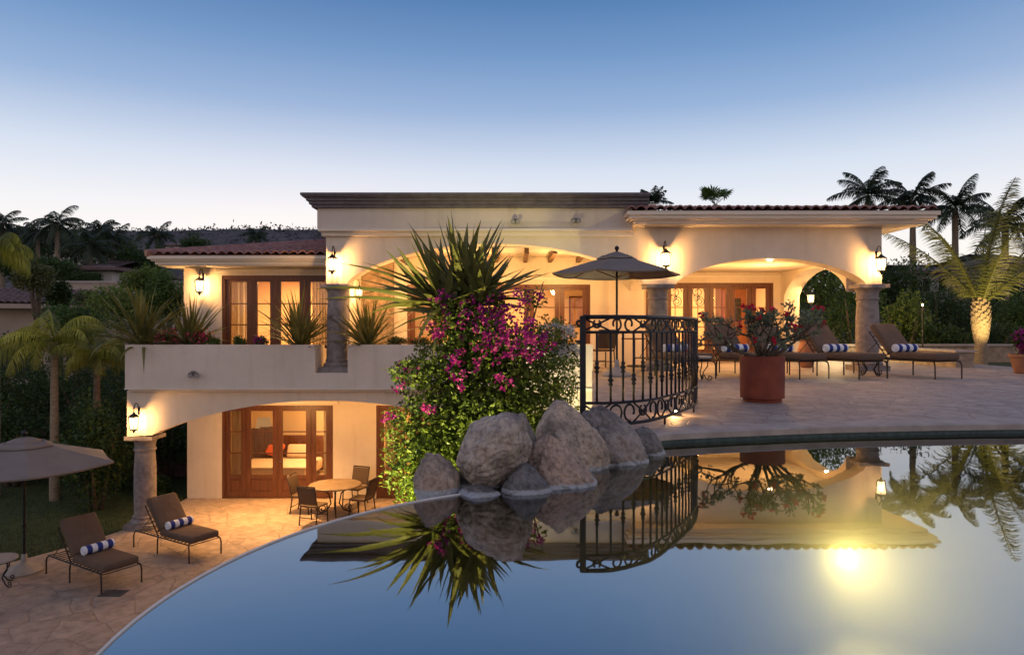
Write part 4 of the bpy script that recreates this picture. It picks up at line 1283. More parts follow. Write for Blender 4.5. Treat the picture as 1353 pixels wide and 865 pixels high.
def frond(mb, rc, r, base, az, el, L, droop, nl, ll, lw, hang=.4, rr=.02, vee=.35, curl=1.0):
    """feather palm leaf: rachis tube into rc, leaflets into mb"""
    pts = []; p = Vector(base); e = el; ns = 12
    for i in range(ns + 1):
        pts.append(p.copy()); t = i / ns
        d = Vector((cos(az) * cos(e), sin(az) * cos(e), sin(e))); p = p + d * (L / ns); e -= droop / ns * (0.5 + curl * t)
    rc.tube(pts, [rr * (1 - .85 * i / ns) for i in range(ns + 1)], 5)
    side = Vector((-sin(az), cos(az), 0))
    for i in range(nl):
        t = .1 + .9 * i / nl; f = t * ns; k = min(int(f), ns - 1); q = pts[k].lerp(pts[k + 1], f - k)
        tg = (pts[k + 1] - pts[k]).normalized(); up = side.cross(tg).normalized()
        if up.z < 0 and abs(tg.z) < .95: pass
        ln = ll * (sin(pi * min(1, .12 + t * .88)) ** .6 * .9 + .12)
        for s in (-1, 1):
            if r.random() < .07: continue
            d = (side * s + rvec(r) * .10 + tg * r.uniform(.45, .8) + up * vee * r.uniform(.5, 1.3) + Vector((0, 0, -hang * r.uniform(.3, 1)))).normalized()
            d2 = (d + Vector((0, 0, -hang * 1.5))).normalized()
            w = tg * lw * .5
            m_ = q + d * ln * .5; e_ = m_ + d2 * ln * .5 * r.uniform(.8, 1.1)
            b = len(mb.v)
            mb.v += [tuple(q - w), tuple(q + w), tuple(m_ + w * .9), tuple(m_ - w * .9), tuple(e_)]
            mb.f += [(b, b + 1, b + 2, b + 3), (b + 3, b + 2, b + 4)]


def palm(label, base, h, L, n, m, seed, tr=.14, el=(-.5, 1.25), droop=1.3, nl=34, ll=.55, lw=.035, hang=.5, lean=0, group=None, name='palm_tree', bark='palm_bark', bulge=0, vee=.35):
    r = random.Random(seed); base = Vector(base)
    t = thing(name, label, 'palm tree', base, 0, group)
    top = base + Vector((lean, 0, h))
    ns = 10; pts = [base.lerp(top, i / ns) + Vector((-lean * .5 * sin(pi * i / ns), 0, 0)) for i in range(ns + 1)]
    tk = MB(); rs = [tr * (1.25 - .45 * i / ns + .06 * (i % 2) + bulge * exp(-((i / ns - .85) / .18) ** 2)) for i in range(ns + 1)]
    tk.tube(pts, rs, 12).build('trunk', M[bark], t, True, angle=60)
    mb = MB(); rc = MB()
    for i in range(n):
        az = i * 2.39996 + r.uniform(-.3, .3); u = (i + .5) / n
        e = lerp(el[1], el[0], u ** .9) + r.uniform(-.1, .1)
        frond(mb, rc, r, top + Vector((0, 0, r.uniform(-.05, .1))), az, e, L * r.uniform(.85, 1.1), droop * r.uniform(.75, 1.2), nl, ll * r.uniform(.9, 1.1), lw, hang, .022 * L / 2, vee)
    mb.add(rc.v, rc.f).build('crown', m, t)
    return t


def fan_palm(label, base, h, rr, n, m, seed, group=None):
    r = random.Random(seed); base = Vector(base); t = thing('fan_palm', label, 'palm tree', base, 0, group); top = base + Vector((0, 0, h))
    MB().tube([base, base.lerp(top, .5), top], [.22, .17, .14], 10).build('trunk', M['palm_bark'], t, True)
    mb = MB()
    for i in range(n):
        az = r.uniform(0, 6.28); e = r.uniform(-.5, 1.4); d = Vector((cos(az) * cos(e), sin(az) * cos(e), sin(e)))
        q = top + d * rr * .5; mb.tube([top, q], .015, 4)
        s = d.cross(Vector((0, 0, 1))); s = s.normalized() if s.length > .05 else Vector((1, 0, 0)); u = s.cross(d)
        for k in range(15):
            a = lerp(-1.9, 1.9, k / 14); dd = (d * cos(a) + s * sin(a) + u * .15).normalized()
            ln = rr * .55 * r.uniform(.85, 1.1)
            w = (s * cos(a) - d * sin(a)) * .045
            mb.add([q, q + dd * ln * .6 + w, q + dd * ln + Vector((0, 0, -.08 * rr)), q + dd * ln * .6 - w], [(0, 1, 2, 3)])
    mb.build('crown', m, t); return t


def straps(mb, r, c, n, L, w, el=(.05, 1.5), droop=.5, stiff=False, azr=None):
    c = Vector(c)
    for i in range(n):
        az = r.uniform(0, 2 * pi) if azr is None else r.uniform(*azr)
        e = lerp(el[0], el[1], r.random() ** .8); ln = L * r.uniform(.65, 1.12)
        ns = 7; p = c + Vector((r.uniform(-.06, .06), r.uniform(-.06, .06), r.uniform(-.04, .06))) * (L * 1.0); pts = []
        dr = droop * r.uniform(.4, 1.5) * (1.2 - e / 1.6)
        for k in range(ns + 1):
            pts.append(p.copy()); p = p + Vector((cos(az) * cos(e), sin(az) * cos(e), sin(e))) * (ln / ns); e -= dr / ns * (.4 + 1.3 * k / ns)
        side = Vector((-sin(az), cos(az), 0)); ro = r.uniform(-.6, .6)
        b = len(mb.v)
        for k, q in enumerate(pts):
            t = k / ns; tg = (pts[min(k + 1, ns)] - pts[max(k - 1, 0)]).normalized(); up = side.cross(tg).normalized()
            sd = side * cos(ro) + up * sin(ro); u2_ = sd.cross(tg).normalized()
            ww = w * (.55 + .9 * t if t < .45 else .955 * (1 - ((t - .45) / .55) ** 1.7)) * r.uniform(.95, 1.05)
            mb.v += [tuple(q - sd * ww / 2), tuple(q - u2_ * ww * .16), tuple(q + sd * ww / 2)]
        for k in range(ns):
            a = b + 3 * k; mb.f += [(a, a + 1, a + 4, a + 3), (a + 1, a + 2, a + 5, a + 4)]


def strap_plant(label, base, n, L, w, seed, m='leaf_strap', droop=.5, el=(.1, 1.5), group='spiky strap leaved plants in the parapet planter', height=.0, name='spiky_plant'):
    r = random.Random(seed); t = thing(name, label, 'plant', base, 0, group)
    mb = MB(); straps(mb, r, Vector(base) + Vector((0, 0, height)), n, L, w, el, droop); mb.build('leaves', M[m], t, True)
    if height > .1: MB().tube([base, Vector(base) + Vector((0, 0, height))], [.09, .08], 8).build('stem', M['bark'], t, True)
    return t


# plants in the parapet planter
sz = .62
strap_plant('spiky plant at the left end of the parapet planter, leaves drooping over the edge', (dx(188, 15.95), 15.95, sz), 95, 1.55, .075, 31, droop=1.15, el=(.0, 1.5))
strap_plant('upright spiky plant below the left wing lantern', (dx(250, 15.95), 15.95, sz), 75, 1.25, .072, 32, droop=.55)
strap_plant('spiky plant just left of the stone column in the planter', (dx(396, 15.95), 15.95, sz), 95, 1.35, .062, 33, droop=.6)
strap_plant('spiky plant just right of the stone column in the planter', (dx(486, 15.8), 15.8, sz), 85, 1.3, .06, 34, droop=.7)
# flowering shrubs in the planter


def planter_bush(label, px, w, h, fl, seed, leaf='leaf_mid', nf=90):
    r = random.Random(seed); b = Vector((dx(px, 15.78), 15.76, sz)); t = thing('flowering_shrub', label, 'shrub', b, 0, 'low shrubs in the parapet planter')
    bl = make_blobs(r, b + Vector((0, 0, h * .5)), (w, .15, h * .55), 7)
    mb = MB(); foliage(mb, r, bl, 700, .06); mb.build('foliage', M[leaf], t)
    if fl:
        f = MB(); foliage(f, r, [(c + Vector((0, -.06, .04)), rd) for c, rd in bl], nf, .055, .9, .2); f.build('blossoms', M[fl], t)
    MB().tube([b, b + Vector((.02, 0, h * .5))], .02, 5).build('stem', M['bark'], t)


planter_bush('pink flowering shrub between the two left spiky plants', 222, .36, .46, 'pink_fl', 41, nf=170)
planter_bush('pink flowering shrub in front of the left wing wall', 263, .40, .42, 'pink_fl', 42, nf=170)
planter_bush('small green shrub below the left edge of the upper door', 284, .16, .26, None, 43)
planter_bush('small round green shrub before the upper left door', 315, .17, .30, None, 44)
planter_bush('purple flowering shrub before the upper left door', 345, .24, .28, 'magenta', 45)
planter_bush('low green shrub right of the spiky plant by the column', 525, .36, .30, None, 46, 'leaf_olive')
planter_bush('low olive shrub beside the bougainvillea on the planter', 556, .34, .26, 'red_fl', 47, 'leaf_olive', 20)

# bougainvillea with the giant spiky plant --------------------------------
r = random.Random(5)
BD = 8.4
gb_ = at(608, 402, 8.55)
giant = thing('giant_spiky_plant', 'giant spiky agave like plant rising above the magenta bougainvillea', 'plant', (gb_.x, gb_.y, -3.5))
mb = MB(); straps(mb, r, gb_ + Vector((-.22, 0, -.08)), 36, 1.06, .10, (.0, 1.3), .3); straps(mb, r, gb_ + Vector((.02, .1, .05)), 40, 1.08, .10, (.5, 1.5), .16); straps(mb, r, gb_ + Vector((.26, -.05, -.02)), 34, 1.0, .10, (.1, 1.4), .3); straps(mb, r, gb_ + Vector((.0, 0, -.1)), 9, 1.1, .08, (-.3, .3), 1.3); straps(mb, r, gb_ + Vector((0, 0, -.05)), 14, 1.6, .10, (-.1, .5), .5, azr=(2.4, 3.9)); straps(mb, r, gb_, 10, 1.25, .09, (0, .5), .4, azr=(-.8, .6))
mb.build('leaves', M['leaf_strap'], giant, True)
MB().tube([(gb_.x, gb_.y, -3.5), (gb_.x + .05, gb_.y, -1), gb_], [.16, .13, .11], 10).build('trunk', M['bark'], giant, True)


def blob_px(lst, D, dep):
    return [(at(px, py, D + dd), (rx / F * D, dep, ry / F * D)) for (px, py, rx, ry, dd) in lst]


bo = thing('bougainvillea', 'tall bougainvillea bush with magenta flowers behind the pool boulders', 'bush', (-.6, BD, -3.5))
core = blob_px([(620, 430, 62, 50, 0), (650, 470, 85, 55, .1), (590, 500, 60, 55, 0), (680, 520, 75, 60, .1), (575, 570, 62, 60, -.1), (640, 560, 75, 60, -.2), (560, 620, 55, 55, -.2), (620, 630, 70, 60, -.2), (700, 580, 60, 50, -.1), (545, 490, 28, 16, -.1), (600, 700, 90, 70, -.2)], BD, .62)
mb = MB(); foliage(mb, r, core, 17000, .062, .62, .4, .15); foliage(mb, r, [(c, (a * .82, b * .8, d * .82)) for c, (a, b, d) in core], 6000, .10, .7, .7)
edge = blob_px([(520, 488, 16, 7, 0), (540, 486, 18, 9, 0), (530, 512, 14, 8, 0), (524, 545, 18, 14, 0), (705, 395, 18, 14, 0), (720, 440, 25, 25, 0), (560, 460, 14, 10, 0), (512, 570, 9, 10, 0), (509, 600, 8, 10, 0)], BD, .15)
foliage(mb, r, edge, 900, .05, .6, .5)
mb.build('foliage', M['leaf_boug'], bo)
fl = MB()
flb = blob_px([(650, 430, 40, 26, -.55), (690, 420, 26, 34, -.6), (675, 445, 34, 26, -.65), (640, 410, 34, 20, -.4), (700, 460, 20, 20, -.5), (600, 430, 40, 22, -.5), (640, 470, 26, 18, -.6), (668, 400, 30, 18, -.3), (590, 470, 22, 16, -.6), (545, 488, 30, 10, -.2), (535, 512, 20, 7, -.2), (676, 466, 14, 14, -.6), (610, 504, 18, 12, -.7), (665, 505, 13, 12, -.75), (520, 546, 16, 10, -.2), (560, 540, 18, 12, -.6), (580, 395, 26, 14, -.3), (706, 388, 14, 12, -.1), (715, 455, 22, 16, -.3)], BD, .2)
for c, rd in flb:
    k = int(34 * (rd[0] * rd[2]) / .02) + 30
    for _ in range(max(5, k // 9)):
        d = rvec(r); q = c + Vector((d.x * rd[0], d.y * rd[1], d.z * rd[2])) * r.random() ** .4
        for _ in range(9): leaf_quad(fl, q + rvec(r) * .035, rvec(r), rvec(r), .042, .036)
fl.build('blossoms', M['magenta'], bo)
br_ = MB()
for (px, py) in ((520, 488), (700, 400), (718, 372), (600, 480), (690, 560), (540, 600), (560, 470)):
    e = at(px, py, BD); s = Vector((-.5, BD, -2.5)); br_.tube([s, s.lerp(e, .6) + Vector((0, 0, .35)), e], [.04, .025, .005], 6)
br_.build('branch', M['bark'], bo, True)
wf = thing('white_flowering_shrub', 'white flowering shrub between the bougainvillea and the iron railing', 'shrub', (.55, 9.2, -3.5))
wb = blob_px([(735, 445, 26, 24, 0), (748, 470, 20, 20, 0), (720, 470, 24, 24, 0)], 9.2, .3)
mb = MB(); foliage(mb, r, wb, 2200, .05, .55); mb.build('foliage', M['leaf_mid'], wf)
mb = MB()
for c, rd in wb[:2]:
    for _ in range(48):
        d = rvec(r); q = c + Vector((d.x * rd[0], -abs(d.y) * rd[1], abs(d.z) * rd[2] * .8))
        for _ in range(10): leaf_quad(mb, q + rvec(r) * .03, rvec(r), rvec(r), .03, .028)
mb.build('blossoms', M['white_fl'], wf); MB().tube([(.55, 9.2, -3.5), (.6, 9.2, .4)], .04, 6).build('stem', M['bark'], wf)
lm = thing('lime_shrub', 'light green small leaved shrub against the lit end of the parapet', 'shrub', (.6, 8.6, -3.5))
lb = blob_px([(730, 510, 34, 28, 0), (752, 500, 16, 30, 0), (715, 540, 40, 26, -.1), (750, 540, 22, 26, 0), (735, 480, 26, 16, 0)], 8.6, .35)
mb = MB(); foliage(mb, r, lb, 2600, .048, .5, .6); mb.build('foliage', M['leaf_lime'], lm); MB().tube([(.6, 8.6, -3.5), (.6, 8.6, .2)], .04, 6).build('stem', M['bark'], lm)
light('SPOT', 'bush_uplight', (-1.9, 6.9, -2.0), 1500, (1, .84, .28), .05, to=(-.75, 8.0, -.6), spot=95, blend=.8)
light('SPOT', 'bush_uplight', (.15, 7.2, -1.0), 90, (1, .82, .32), .05, to=(.1, 8.4, .3), spot=110, blend=.8)
light('SPOT', 'wall_uplight', (1.0, 13.6, -1.5), 330, (1, .86, .5), .05, to=(1.3, 15.5, .3), spot=90, blend=.8)

# terracotta pot with desert rose
pot = at(1007, 530, 9.25)
pt = thing('plant_pot', 'large red terracotta pot standing on the terrace by the pool coping', 'pot', (pot.x, 9.25, TZ))
MB().lathe([(.245, 0), (.25, .0), (.25, .045), (.262, .05), (.286, .055), (.292, .60), (.288, .615), (.262, .615), (.256, .55), (0.01, .55)], (pot.x, 9.25, TZ), 48).build('body', M['pot'], pt, True, angle=30)
MB().lathe([(.27, .552), (.01, .57)], (pot.x, 9.25, TZ), 24, cap=False).build('soil', M['soil'], pt)
ds = thing('desert_rose', 'desert rose shrub with grey green leaves and red flowers in the terracotta pot', 'plant', (pot.x, 9.25, TZ + .56))
r = random.Random(77); br_ = MB(); lf_ = MB(); fl = MB()
def twig(p, d, ln, rad, depth):
    d = (d + rvec(r) * .22).normalized(); e = p + d * ln; m_ = p.lerp(e, .5) + rvec(r) * ln * .08
    br_.tube([p, m_, e], [rad, rad * .8, rad * .6], 6)
    if depth == 0:
        for _ in range(19):
            q = e + rvec(r) * r.random() * .07; leaf_quad(lf_, q, (d * .4 + rvec(r)).normalized(), rvec(r), r.uniform(.05, .085), .034)
        if r.random() < .42:
            q = e + d * .06
            for _ in range(11): leaf_quad(fl, q + rvec(r) * .022, rvec(r), rvec(r), .055, .046)
        return
    for _ in range(3 if depth > 1 else 2):
        dd = (d * .75 + rvec(r) * .75 + Vector((0, 0, .12))).normalized(); twig(e, dd, ln * r.uniform(.62, .85), rad * .62, depth - 1)
    for _ in range(7):
        q = p.lerp(e, r.random()) + rvec(r) * .05; leaf_quad(lf_, q, rvec(r), rvec(r), .06, .028)
b0_ = Vector((pot.x, 9.25, TZ + .57))
for (ax, az_, ln) in ((-.97, .34, .40), (-.85, .5, .33), (-.5, .8, .30), (-.15, .95, .27), (.3, .9, .27), (.55, .8, .30), (.85, .6, .34), (.97, .42, .38), (-.3, .7, .25), (.1, .6, .25)):
    twig(b0_ + Vector((ax * .06, 0, 0)), Vector((ax, r.uniform(-.5, .3), az_)).normalized(), ln * 1.12, .028, 2)
br_.build('stem', M['bark'], ds, True); lf_.build('leaves', M['leaf_grey'], ds); fl.build('blossoms', M['red_fl'], ds)

# pot at the right edge
p2 = at(1352, 492, 14.9)
pt = thing('plant_pot', 'clay pot at the right edge of the terrace by the garden wall', 'pot', (p2.x, 14.9, TZ))
MB().lathe([(.15, 0), (.17, .02), (.25, .36), (.28, .36), (.28, .42), (.25, .42), (.24, .38), (.01, .37)], (p2.x, 14.9, TZ), 28).build('body', M['clay'], pt, True, angle=30)
t = thing('magenta_flower_plant', 'magenta flowering plant in the clay pot at the terrace edge', 'plant', (p2.x, 14.9, TZ + .38))
r = random.Random(9); bl = make_blobs(r, (p2.x, 14.9, TZ + .72), (.36, .3, .34), 9); mb = MB(); foliage(mb, r, bl, 900, .07); mb.build('foliage', M['leaf_dark'], t)
mb = MB(); foliage(mb, r, [(c + Vector((0, -.05, .02)), q) for c, q in bl], 450, .06, .9, .2); mb.build('blossoms', M['magenta'], t)
MB().tube([(p2.x, 14.9, TZ + .38), (p2.x, 14.9, TZ + .7)], .02, 6).build('stem', M['bark'], t)
# clay urn with plant by the side arch
ux, uy = dx(1066, 17.0), 17.0
ur = thing('clay_urn', 'tall pale clay urn by the garden arch behind the terrace loungers', 'urn', (ux, uy, TZ))
MB().lathe([(.12, 0), (.14, .02), (.2, .25), (.22, .42), (.17, .60), (.14, .66), (.17, .70), (.15, .70), (.12, .65), (.01, .6)], (ux, uy, TZ), 28).build('body', M['clay'], ur, True, angle=40)
strap_plant('strap leaved plant in the clay urn behind the loungers', (ux, uy, TZ + .64), 26, .42, .03, 51, droop=1.2, group='potted plants')

# ------------------------------------------------------------------ right garden
gw = thing('garden_wall', 'low rough stone wall along the garden behind the uplit palm', 'wall', (13, 21, 0))
MB().box(8.6, 16.5, 21.2, 21.6, -.2, .52).box(11.05, 11.5, 17.0, 21.2, -.1, .48).build('stonework', M['garden_stone'], gw)
MB().box(8.55, 16.6, 21.15, 21.65, .522, .58).box(11.0, 11.55, 16.95, 21.14, .482, .53).build('cap', M['coping'], gw)
struct('garden_bed', MB().sheet([(12.72, 13), (24, 13), (24, 24), (12.77, 24)], .02), M['lawn'])
pb = at(1296, 478, 19.6)
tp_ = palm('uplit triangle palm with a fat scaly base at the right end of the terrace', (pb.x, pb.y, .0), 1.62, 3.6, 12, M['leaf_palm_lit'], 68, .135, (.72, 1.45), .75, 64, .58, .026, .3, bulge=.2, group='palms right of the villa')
bt = MB(); rb_ = random.Random(3)
for k in range(110):
    u = k / 110; az = k * 2.39996; z = .66 + u * 1.12; rr = .115 + .065 * sin(pi * min(1, u * 1.02)) ** .8
    d = Vector((cos(az), sin(az), 0)); s_ = Vector((-sin(az), cos(az), 0)); q = Vector((pb.x, pb.y, z)) + d * rr
    w_ = .07 * rb_.uniform(.8, 1.2); tip = q + d * (.05 + .05 * u) + Vector((0, 0, .16 + .06 * rb_.random()))
    bt.add([q - s_ * w_, q + s_ * w_, q + s_ * w_ * .9 + d * .03, q - s_ * w_ * .9 + d * .03, tip - s_ * w_ * .55, tip + s_ * w_ * .55], [(0, 1, 2, 3), (3, 2, 5, 4), (0, 4, 5, 1), (0, 3, 4), (1, 5, 2)])
bt.build('frond_bases', M['palm_bark'], tp_)
light('SPOT', 'palm_uplight', (pb.x - .55, pb.y - 1.5, .12), 620, (1, .70, .24), .05, to=(pb.x, pb.y, 2.9), spot=85, blend=.7)
# boots on the triangle palm
for (px, py, D, L_, n_, sd, lab) in ((1147, 250, 34, 1.9, 18, 62, 'dark palm above the right roof, leftmost of its clump'), (1206, 257, 34, 1.8, 18, 63, 'dark palm above the right roof, between its two neighbours'), (1262, 268, 33, 1.9, 18, 64, 'dark tall palm just right of the roof corner'), (1328, 290, 30, 1.9, 16, 65, 'dark palm at the right edge behind the uplit palm')):
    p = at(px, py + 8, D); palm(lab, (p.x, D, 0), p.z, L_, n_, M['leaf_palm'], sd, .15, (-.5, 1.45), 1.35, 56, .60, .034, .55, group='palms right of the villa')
p = at(862, 265, 33); palm('small dark palm crown peeping over the flat roof end', (p.x, 33, 0), p.z - .1, 1.0, 14, M['leaf_palm'], 66, .12, (.2, 1.4), 1.0, 26, .35, .04, .5, group='palms behind the roof')
p = at(945, 268, 33); fan_palm('round fan palm crown peeping over the right tiled roof', (p.x, 33, 0), p.z - .1, 1.15, 9, M['leaf_mid'], 67, 'palms behind the roof')
gs = [(1085, 23.5, 1.5, 2.7, 'leaf_olive', 'olive green garden tree seen through the side arch'), (1128, 24.5, 1.5, 2.2, 'leaf_mid', 'garden shrub seen through the right end of the side arch'),
      (1195, 22.6, 1.1, 1.5, 'leaf_lime', 'pale feathery shrub just right of the last terrace column'), (1240, 25, 1.5, 1.9, 'leaf_dark', 'dark shrub behind the small garden lamp'),
      (1290, 26, 1.7, 1.75, 'leaf_dark', 'dark broad shrub behind the uplit palm'), (1345, 23.5, 1.3, 1.35, 'leaf_mid', 'green shrub at the right edge behind the garden wall'),
      (1175, 28, 2.4, 2.7, 'leaf_dark', 'tall dark tree behind the right column and eave'), (1350, 31, 2.2, 2.2, 'leaf_dark', 'dark tree at the far right behind the garden'), (1075, 27, 2.8, 3.4, 'leaf_mid', 'dark tree glimpsed deep inside the side arch')]
for i, (px, D, rx, rz_, m_, lab) in enumerate(gs):
    shrub('garden_shrub', lab, 'shrub', (dx(px, D), D, ground_h(dx(px, D), D)), (rx, rx * .8, rz_ * .85), M[m_], 8500 if D > 26.5 else 3600, .17 if D > 26.5 else .13, 100 + i, 'shrubs and trees right of the villa', 16, .42)
for i, px in enumerate((1232, 1262, 1318, 1340)):
    shrub('low_shrub', ['low green bush left of the uplit palm trunk', 'low dark bush touching the uplit palm trunk on its left', 'low bush right of the uplit palm trunk', 'low bush above the clay pot at the right edge'][i], 'shrub', (dx(px, 22.3), 22.3, 0), (.75, .6, .62), M['leaf_mid' if i % 2 else 'leaf_dark'], 1500, .11, 130 + i, 'low bushes behind the garden wall', 9)
light('POINT', 'garden_glow', (9.6, 20.4, 1.2), 130, (1, .75, .35), .1)
light('POINT', 'garden_glow', (8.9, 22.0, 1.4), 60, (1, .72, .32), .1)
gp = at(1219, 404, 20.6)
gl_ = thing('garden_lamp', 'small lit garden lamp on a thin post among the shrubs', 'garden lamp', (gp.x, 20.6, 0))
MB().tube([(gp.x, 20.6, 0), (gp.x, 20.6, gp.z)], .025, 6).build('post', M['iron'], gl_)
MB().lathe([(.022, 0), (.026, .04), (.01, .06)], gp, 10).build('lamp_glass', M['bulb'], gl_)
light('POINT', 'garden_bulb', gp + Vector((0, -.12, .05)), 7, WARM, .05)

# ------------------------------------------------------------------ left garden
def hy(px, py, D):
    p = at(px, py, D); return p


fence = thing('wooden_fence', 'dark wooden fence along the back of the lower lawn', 'fence', (-16, 21.6, -3.6))
fb = MB(); 
for i in range(110):
    x = -24 + i * .15
    if x > -7.6: break
    fb.box(x, x + .14, 21.5 + R.uniform(0, .01), 21.53, -3.6, -2.05 + R.uniform(-.03, .03))
fb.build('board_panel', M['wood_fence'], fence)
for i in range(8): MB().box(-24 + i * 2.2, -23.9 + i * 2.2, 21.54, 21.64, -3.6, -2.0).build('post', M['wood_fence'], fence)
lg = [(20, 560, 20.3, 1.6, 1.15, 'leaf_dark', 'dark round shrub in front of the fence at the left edge of the lawn'), (110, 555, 20.6, 1.3, 1.05, 'leaf_dark', 'dark shrub right of the slender palm trunk'),
      (150, 520, 19.6, 1.1, 1.3, 'leaf_dark', 'dark leafy shrub beside the parapet end'), (225, 560, 21.0, 1.2, 1.4, 'leaf_dark', 'dark shrub seen between the lower column and the cream wall'),
      (40, 480, 22.8, 1.9, 1.5, 'leaf_dark', 'dark hedge like shrub below the drooping palm'), (120, 470, 23.2, 1.9, 1.7, 'leaf_dark', 'dark big shrub behind the drooping fronds'),
      (60, 500, 24.6, 2.3, 1.3, 'leaf_dark', 'dark shrub low behind the slender palm, under the neighbouring windows'), (128, 545, 17.6, .95, .8, 'leaf_dark', 'dark shrub hiding the foot of the low yellow green palm'), (-20, 500, 21.5, 1.5, 1.6, 'leaf_dark', 'dark shrub cut by the left picture edge'), (185, 470, 22.0, 1.4, 1.7, 'leaf_dark', 'dark shrub behind the parapet corner'),
      (205, 640, 19.2, .55, .30, 'leaf_dark', 'low plant on the lawn behind the lower column')]
for i, (px, py, D, rx, rz_, m_, lab) in enumerate(lg):
    p = at(px, py, D); gz = ground_h(p.x, D)
    rz2 = max(rz_, (p.z + rz_ - gz) / 2)
    shrub('garden_shrub', lab, 'shrub', (p.x, D, gz), (rx, rx * .8, rz2 / .98), M[m_], 4200, .12, 160 + i, 'shrubs round the lower lawn', 18)
mid = [(160, 400, 23.5, 1.5, .9, 'leaf_lime', 'broad green bush above the parapet left end'), (105, 425, 24.5, 1.4, .8, 'leaf_mid', 'green bush below the neighbouring eave'), (195, 372, 25, 1.0, .75, 'leaf_lime', 'lighter green tree top left of the villa eave'),
       (225, 395, 24, 1.0, 1.0, 'leaf_mid', 'green tree beside the left wing corner'), (50, 365, 26, .95, .8, 'leaf_olive', 'olive coloured tree in front of the neighbouring roof'), (115, 400, 30, 1.1, .75, 'leaf_olive', 'feathery bush before the tan garden wall'), (80, 395, 27, .6, .9, 'leaf_dark', 'small dark tree covering the neighbouring roof end')]
for i, (px, py, D, rx, rz_, m_, lab) in enumerate(mid):
    p = at(px, py, D); gz = ground_h(p.x, D)
    r = random.Random(300 + i); t = thing('garden_tree', lab, 'tree', (p.x, D, gz), 0, 'trees left of the villa')
    bl = make_blobs(r, p, (rx, rx * .8, rz_), 16); mb = MB(); foliage(mb, r, bl, 3400, .13); mb.build('crown', M[m_], t)
    tk = MB(); b = Vector((p.x, D, gz)); tk.tube([b, b.lerp(p, .6), p], [.12, .09, .05], 8)
    for c, rd in bl[:6]: tk.tube([b.lerp(p, .6), c], [.05, .012], 5)
    tk.build('trunk', M['bark'], t, True)
# slender palm on the lawn with drooping crown
pb2 = at(72, 590, 18.6)
palm('slender palm with drooping yellow green crown on the lower lawn', (pb2.x, 18.6, -3.6), at(72, 452, 18.6).z + 3.6, 1.75, 17, M['leaf_droop'], 71, .10, (-.1, 1.2), 2.2, 70, .55, .017, 1.6, bark='palm_bark', group='palms left of the villa')
pb3 = at(-6, 335, 19.0)
palm('yellow green drooping palm crown cut by the left picture edge', (pb3.x, 19, -3.6), pb3.z + 3.7, 1.2, 12, M['leaf_droop'], 72, .10, (0, 1.1), 2.6, 64, .55, .018, 2.0, group='palms left of the villa')
pb4 = at(128, 470, 18.4)
palm('low yellow green palm with hanging fronds beside the parapet end', (pb4.x, 18.4, -3.6), pb4.z + 3.55, 1.15, 13, M['leaf_droop'], 73, .09, (.1, 1.3), 2.4, 60, .48, .016, 1.8, bark='bark', group='palms left of the villa')
light('POINT', 'garden_glow', (-12.6, 17.2, 2.6), 90, (1, .8, .35), .2)
# neighbouring houses
nh = thing('neighbour_house', 'neighbouring tan house with red tile roof at the left edge', 'house', (-20, 28, -1))
a = at(-60, 395, 27); b = at(92, 405, 29)
ww = MB(); y0 = 28.5; ww.add([(-26, 27.2, -3), (-18.6, 30.2, -3), (-18.6, 30.2, 2.0), (-26, 27.2, 2.0), (-26, 40, -3), (-18.6, 40, -3), (-18.6, 40, 2.0), (-26, 40, 2.0)], [(0, 1, 2, 3), (1, 5, 6, 2)])
ww.build('wall', M['house_wall'], nh)
def on_wall(t, z): return Vector((lerp(-26, -18.6, t), lerp(27.2, 30.2, t) - .05, z))
for (t0, t1, z0, z1) in ((.50, .73, -1.0, .65), (.885, .94, -.4, .55)):
    p0 = on_wall(t0, z0); p1 = on_wall(t1, z0); up = Vector((0, 0, z1 - z0)); n_ = Vector((.38, -.92, 0)) * .05
    MB().add([p0 + n_, p1 + n_, p1 + n_ + up, p0 + n_ + up, p0 - n_, p1 - n_, p1 - n_ + up, p0 - n_ + up], [(0, 1, 2, 3), (0, 3, 7, 4), (1, 5, 6, 2), (3, 2, 6, 7), (4, 5, 1, 0)]).build('window', M['dark_win'], nh)
rf = MB(); ux_ = Vector((7.4, 3.0, 0)).normalized(); uy_ = Vector((-ux_.y, ux_.x, 0))
tile_slope(rf, Vector((-26, 27.2, 2.12)) - uy_ * .6 - ux_ * .3, ux_, uy_, 8.6, 3.0, .24, 0, .3, .25, .42)
q0 = Vector((-26, 27.2, 2.1)) - uy_ * .6; rf.add([q0, q0 + ux_ * 8.4, q0 + ux_ * 8.2 + uy_ * 3.2 + Vector((0, 0, .76)), q0 + uy_ * 3.2 + Vector((0, 0, .76))], [(0, 1, 2, 3)])
rfo = rf.build('roof', M['old_tile'], nh)
q1 = q0 + ux_ * 8.3; MB().add([q0 + Vector((0, 0, -.2)), q1 + Vector((0, 0, -.2)), q1 + Vector((0, 0, -.01)), q0 + Vector((0, 0, -.01)), q0 + uy_ * .6 + Vector((0, 0, -.22)), q1 + uy_ * .6 + Vector((0, 0, -.22))], [(0, 1, 2, 3), (4, 5, 1, 0)]).build('eave', M['house_wall'], rfo)


